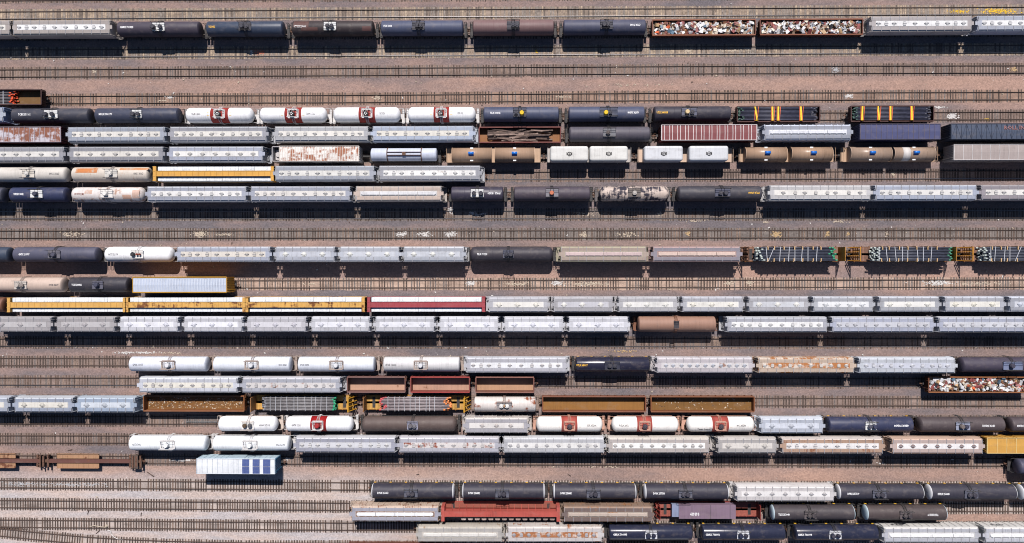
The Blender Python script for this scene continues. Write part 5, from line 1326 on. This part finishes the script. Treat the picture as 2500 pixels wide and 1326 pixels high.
th = thing('load_box', 'small grey-blue box beside the purple covered load', 'box', root.location, root.rotation_euler.z)
part('cover', (MB().box(xa, xb, -1.1, 1.42, 1.12, 2.55), PAINT), th, col=C(140, 150, 178)); part('end_board', (MB().box(xa-.05, xa-.005, -1.1, 1.42, 1.12, 2.6), PAINT), th, col=C(120, 128, 150))
for (u0, u1, uc, t, lk) in ((1881, 2083, 1979, 's1', 'dark tank with blue-white end beside maroon flatcar'), (2108, 2306, 2213, 's2', 'brownish dark tank with blue-white end closing its row')):
    tank(R, u0, u1, lk, C(74, 68, 72) if t == 's1' else C(82, 72, 72), (uc, C(98, 90, 92), two('m', 'v', -.35, .5, C(84, 78, 80), C(70, 64, 68)), 1.2), T(t), 'f', headcol=C(196, 214, 222), reflect=True, rust=.25, spot=C(104, 84, 78))
# row 20
R = 20
hopper(R, 1021, 1225, 'dingy cream trough hopper beside rust-mottled hopper', C(206, 198, 186), C(206, 198, 188), walk=C(178, 174, 170), trough=(C(222, 218, 212), False), rust=.4, spot=C(180, 150, 120))
hopper(R, 1240, 1469, 'white hopper thickly mottled with orange rust', C(224, 216, 210), C(228, 210, 192), n=10, walk=C(210, 205, 204), rust=.55, prust=.86, spot=C(186, 122, 80), hcol=C(176, 172, 176), wrust=.1, ribs=True)
for (u0, u1, uc, t, lk) in ((1485, 1689, 1590, 't1', 'glossy navy tank car beside rust-mottled hopper'), (1711, 1914, 1815, 't2', 'glossy navy tank car between two matching navy tanks'), (1936, 2140, 2040, 't3', 'glossy navy tank car beside white trough hopper')):
    tank(R, u0, u1, lk, C(48, 51, 70), (uc, C(222, 224, 230), two('m', 'v', .45, -.6, C(40, 42, 62), C(40, 44, 66)), 1.2), T(t), 'f', gloss=1.0, reflect=True)
hopper(R, 2159, 2389, 'white trough hopper with pale rounded lid beside navy tank', C(226, 224, 220), C(210, 210, 214), walk=C(190, 192, 200), trough=(C(244, 244, 244), False), rust=.1, spot=C(190, 160, 120), logo=('GTIS', M_INK, 2.6, .8, 1, -6.0), ribs=True)
hopper(R, 2405, 2636, 'white trough hopper cut by the bottom edge corner', C(226, 224, 220), C(210, 210, 214), walk=C(190, 192, 200), trough=(C(244, 244, 244), False), rust=.1, spot=C(190, 160, 120), logo=('GTIS', M_INK, 2.6, .8, 1, -6.0), ribs=True)
# row 21: only tops show along the bottom edge
R = 21
g, hl = gondola(R, 850, 1095, 'rusty gondola of scrap barely showing along the bottom edge', C(112, 64, 48), C(150, 92, 66), hi=2.6); scrap(g, hl, 'heap of red and white scrap along the bottom edge', 2.75, 31)
tank(R, 1478, 1690, 'pale tank car top peeking along the bottom edge', C(214, 216, 222), (1590, DK, two()), None, 'e')

# lumber bundles become things of their own
for o, rt in BUNDLES:
    lk = next(c for c in CARS if c['root'] is rt)
    o['label'] = {'yellow centerbeam car beside the rust-topped cream tank': 'white wrapped lumber bundle on the centerbeam car beside cream tank',
                  'yellow centerbeam car beside the rusty brown tank': 'white wrapped lumber bundle on the centerbeam car beside brown tank',
                  'yellow centerbeam car with rust-speckled beam between two others': 'white wrapped lumber bundle on the rust-speckled middle centerbeam car',
                  'yellow centerbeam car beside the red centerbeam car': 'white wrapped lumber bundle on the yellow car beside red centerbeam'}.get(lk['look'], 'white wrapped lumber bundle on the red centerbeam car')
    o['category'] = 'lumber bundle'; o['group'] = 'lumber bundles on '+str(lk['root'].name)+' centerbeam'

# labels
ORD = ['first', 'second', 'third', 'fourth', 'fifth', 'sixth', 'seventh', 'eighth', 'ninth', 'tenth', 'eleventh', 'twelfth', 'thirteenth', 'fourteenth', 'fifteenth',
       'sixteenth', 'seventeenth', 'eighteenth', 'nineteenth', 'twentieth', 'twenty-first']
from collections import Counter
cnt = Counter(c['look'] for c in CARS); rows = {}
for c in CARS: rows.setdefault(c['row'], []).append(c)
for r, L in rows.items():
    L.sort(key=lambda c: c['x'])
    for i, c in enumerate(L):
        lab = c['look']
        if cnt[lab] > 1: lab = f"{lab}, {ORD[i]} car in the {ORD[r-1]} row from the top"
        c['root']['label'] = lab

# ------------------------------------------------------------------ ground, spills, small litter
mb = MB(); mb.v = [(-1500, -1500, 0), (1500, -1500, 0), (1500, 1500, 0), (-1500, 1500, 0)]; mb.face([0, 1, 2, 3])
tag(part('ground', (mb, M_GRAVEL)), kind='structure')
SPM = {k: plain('spill_'+k, c, .95, 0, .2, 4) for k, c in (('white', (.52, .50, .48)), ('cream', (.43, .36, .28)), ('tan', (.40, .28, .15)), ('yellow', (.60, .38, .03)), ('grey', (.36, .36, .37)), ('red', (.42, .15, .10)))}
SPILLS = [('white', 2072, 235, 16, 8, 90), ('white', 2325, 283, 24, 13, 150), ('white', 2290, 262, 30, 4, 50), ('yellow', 2440, 27, 70, 12, 260), ('yellow', 2340, 28, 40, 7, 70), ('red', 636, 129, 20, 10, 90), ('white', 613, 131, 8, 12, 40), ('cream', 436, 130, 6, 10, 25),
          ('cream', 1680, 124, 16, 8, 60), ('cream', 1785, 124, 55, 4, 60), ('cream', 1826, 122, 10, 9, 40), ('cream', 488, 572, 30, 15, 190), ('cream', 180, 572, 60, 13, 90), ('cream', 545, 573, 40, 5, 50), ('white', 981, 572, 22, 12, 90), ('white', 1036, 572, 26, 12, 90), ('white', 1100, 572, 24, 12, 90),
          ('cream', 1425, 573, 18, 12, 60), ('cream', 1530, 573, 50, 12, 60), ('tan', 1897, 572, 22, 13, 130), ('tan', 2019, 571, 10, 14, 60), ('tan', 1680, 570, 9, 9, 40), ('tan', 2070, 571, 6, 10, 20), ('cream', 2165, 571, 8, 10, 20), ('white', 1150, 692, 22, 11, 90), ('cream', 1260, 693, 60, 10, 110), ('white', 1360, 691, 24, 11, 90), ('cream', 1440, 693, 90, 10, 170),
          ('cream', 1780, 691, 20, 10, 60), ('cream', 1830, 691, 14, 10, 50), ('white', 2290, 691, 60, 10, 190), ('cream', 2400, 692, 120, 9, 120), ('cream', 760, 693, 40, 6, 40), ('white', 330, 861, 110, 5, 150), ('cream', 420, 862, 60, 4, 40), ('white', 445, 1124, 55, 5, 70), ('white', 704, 1120, 10, 5, 24), ('grey', 60, 1182, 110, 10, 160), ('grey', 190, 1182, 130, 9, 160), ('cream', 75, 229, 8, 5, 20), ('white', 415, 238, 20, 7, 40), ('cream', 395, 246, 25, 3, 20),
          ('cream', 920, 239, 20, 9, 50), ('cream', 1370, 236, 40, 9, 40), ('tan', 2475, 170, 12, 10, 60), ('grey', 2040, 170, 16, 14, 60), ('cream', 230, 175, 12, 8, 30), ('cream', 1520, 208, 200, 5, 40), ('cream', 2180, 425, 9, 10, 30), ('white', 1100, 512, 12, 16, 60), ('white', 1160, 522, 40, 9, 50), ('cream', 1430, 522, 90, 9, 60), ('cream', 1610, 522, 14, 9, 40), ('cream', 1870, 542, 14, 4, 25), ('cream', 2050, 542, 50, 4, 30), ('cream', 1700, 540, 40, 3, 25),
          ('white', 2150, 1131, 16, 4, 16), ('white', 2325, 1122, 10, 3, 10), ('tan', 1520, 858, 60, 5, 60), ('yellow', 2410, 292, 20, 2, 30), ('yellow', 1310, 126, 4, 10, 14), ('cream', 1480, 1140, 90, 5, 30)]
for i, (k, u, v, w, h, n) in enumerate(SPILLS):
    rnd = random.Random(i); mb = MB(); x0, y0 = at(u, v, 0); sx, sy = w/11.8/2, h/11.8/2
    for j in range(int(n*.85)):
        x = x0+max(-1.5, min(1.5, rnd.gauss(0, .55)))*sx; y = y0+max(-1.3, min(1.3, rnd.gauss(0, .55)))*sy
        r = rnd.uniform(.04, .14); m_ = rnd.choice((5, 6, 7)); z = .034+rnd.random()*.012; b = len(mb.v); st = rnd.uniform(1, 1.9)
        for q in range(m_): t = 2*PI*q/m_; rr = r*rnd.uniform(.6, 1.2); mb.v.append((x+rr*st*math.cos(t), y+rr*math.sin(t), z))
        mb.v.append((x, y, z+.03))
        for q in range(m_): mb.face([b+q, b+(q+1) % m_, b+m_])
    o = part('spilled_grain', (mb, SPM[k])); tag(o, f'{ {"red": "reddish", "grey": "greyish"}.get(k, k) } spilled material lying between the rails', 'spill', 'spills on the tracks', 'stuff')
rnd = random.Random(99); mb = MB()
for j in range(700):
    u, v = rnd.uniform(-20, 2520), rnd.choice([rnd.uniform(140, 262), rnd.uniform(535, 600), rnd.uniform(640, 725), rnd.uniform(845, 870), rnd.uniform(1040, 1326), rnd.uniform(0, 1326), rnd.uniform(140, 262)])
    x, y = at(u, v); r = rnd.choice((.03, .04, .05, .06, .1)); b = len(mb.v); a = rnd.uniform(0, PI); L = r*rnd.uniform(.8, 2.2)
    mb.box(-L, L, -r, r, 0, r, rnd.choice((0, 0, 1, 1, 2)))
    for q in range(b, b+8): px, py, pz = mb.v[q]; mb.v[q] = (x+px*math.cos(a)-py*math.sin(a), y+px*math.sin(a)+py*math.cos(a), pz+.0)
tag(part('litter', (mb, [SPM['white'], SPM['cream'], M_LOG[0]])), 'small pale scraps and stones scattered across the ballast', 'litter', kind='stuff')
# white hose ends and a yellow lamp by the switch
def hose(pts, m, label, r=.06):
    mb = MB(); W = [(*at(u, v), .12) for u, v in pts]
    for p, q in zip(W, W[1:]): mb.bar(p, q, r)
    tag(part('hose', (mb, m)), label, 'hose')
hose([(220, 1285.5), (232, 1283), (238, 1284.5), (250, 1286.5), (262, 1287)], SPM['cream'], 'short pale hose lying on the rail near the switch')
hose([(263, 1295), (270, 1295.5), (272, 1303), (279, 1311), (288, 1316), (303, 1317.5)], SPM['white'], 'longer white hose curling towards the diverging track')
x, y = at(261, 1283.5); tag(part('marker', (MB().cyl((x, y, 0), (0, 0, 1), .28, .25, 14).cyl((x, y, .25), (0, 0, 1), .16, .12, 12), SPM['cream'])), 'round pale yellow marker standing beside the rail', 'marker')
for u, v, a, L in ((368, 1158, -.6, .9), (171, 1099, .25, .5), (216, 1250, 1.2, .5), (345, 1256, 1.4, .4), (239, 1299, .7, .5), (1390, 1160, -.5, .35), (1020, 1158, .3, .3), (700, 1228, .15, 1.2)):
    x, y = at(u, v); o = part('stick', (MB().box(-L, L, -.07, .07, 0, .1).box(L*.2, L*.9, -.05, .09, .1, .16), M_LOG[2]), None, (x, y, 0), rz=a)
    tag(o, 'dark broken stick lying loose on the open ballast', 'stick', 'loose sticks on the ballast')
# retarder bars / derail shoes on the fifteenth row's track
mb = MB(); xa, ya = at(456, 1023); xb, yb = at(533, 1024)
for s in (-1, 1): mb.box(xa, xb, ya+s*.55-.09, ya+s*.55+.09, .0, .24)
for j in range(18): x = xa+(xb-xa)*j/17; mb.box(x-.09, x+.09, ya-.75, ya+.75, .02, .1); mb.box(x-.07, x+.07, ya-.8, ya-.64, .1, .26)
tag(part('car_retarder', (mb, plain('retarder_steel', (.13, .125, .125), .7))), 'grey toothed steel retarder between the rails beside short white tank', 'retarder')

# ------------------------------------------------------------------ light
ELEV = math.radians(51.3)
w = bpy.data.worlds.new('World'); SC.world = w; w.use_nodes = True
nt = w.node_tree; sky = nt.nodes.new('ShaderNodeTexSky'); sky.sky_type = 'NISHITA'; sky.sun_disc = False
sky.sun_elevation = ELEV; sky.sun_rotation = 0.0; sky.air_density = .7; sky.dust_density = .3; sky.ozone_density = 3.0
nt.links.new(sky.outputs[0], nt.nodes['Background'].inputs[0]); nt.nodes['Background'].inputs[1].default_value = .065
sl = bpy.data.lights.new('sun', 'SUN'); sl.energy = 5.0; sl.angle = math.radians(.5); sl.color = (1, .945, .91)
so = bpy.data.objects.new('sun', sl); COL.objects.link(so); so.rotation_euler = (-(PI/2-ELEV), 0, 0); so.location = (0, 40, 80)
SC.view_settings.view_transform = 'Standard'; SC.view_settings.look = 'None'; SC.view_settings.gamma = 1; SC.view_settings.exposure = 0.25
SC.cycles.filter_width = 1.05; SC.cycles.max_bounces = 3; SC.cycles.diffuse_bounces = 1
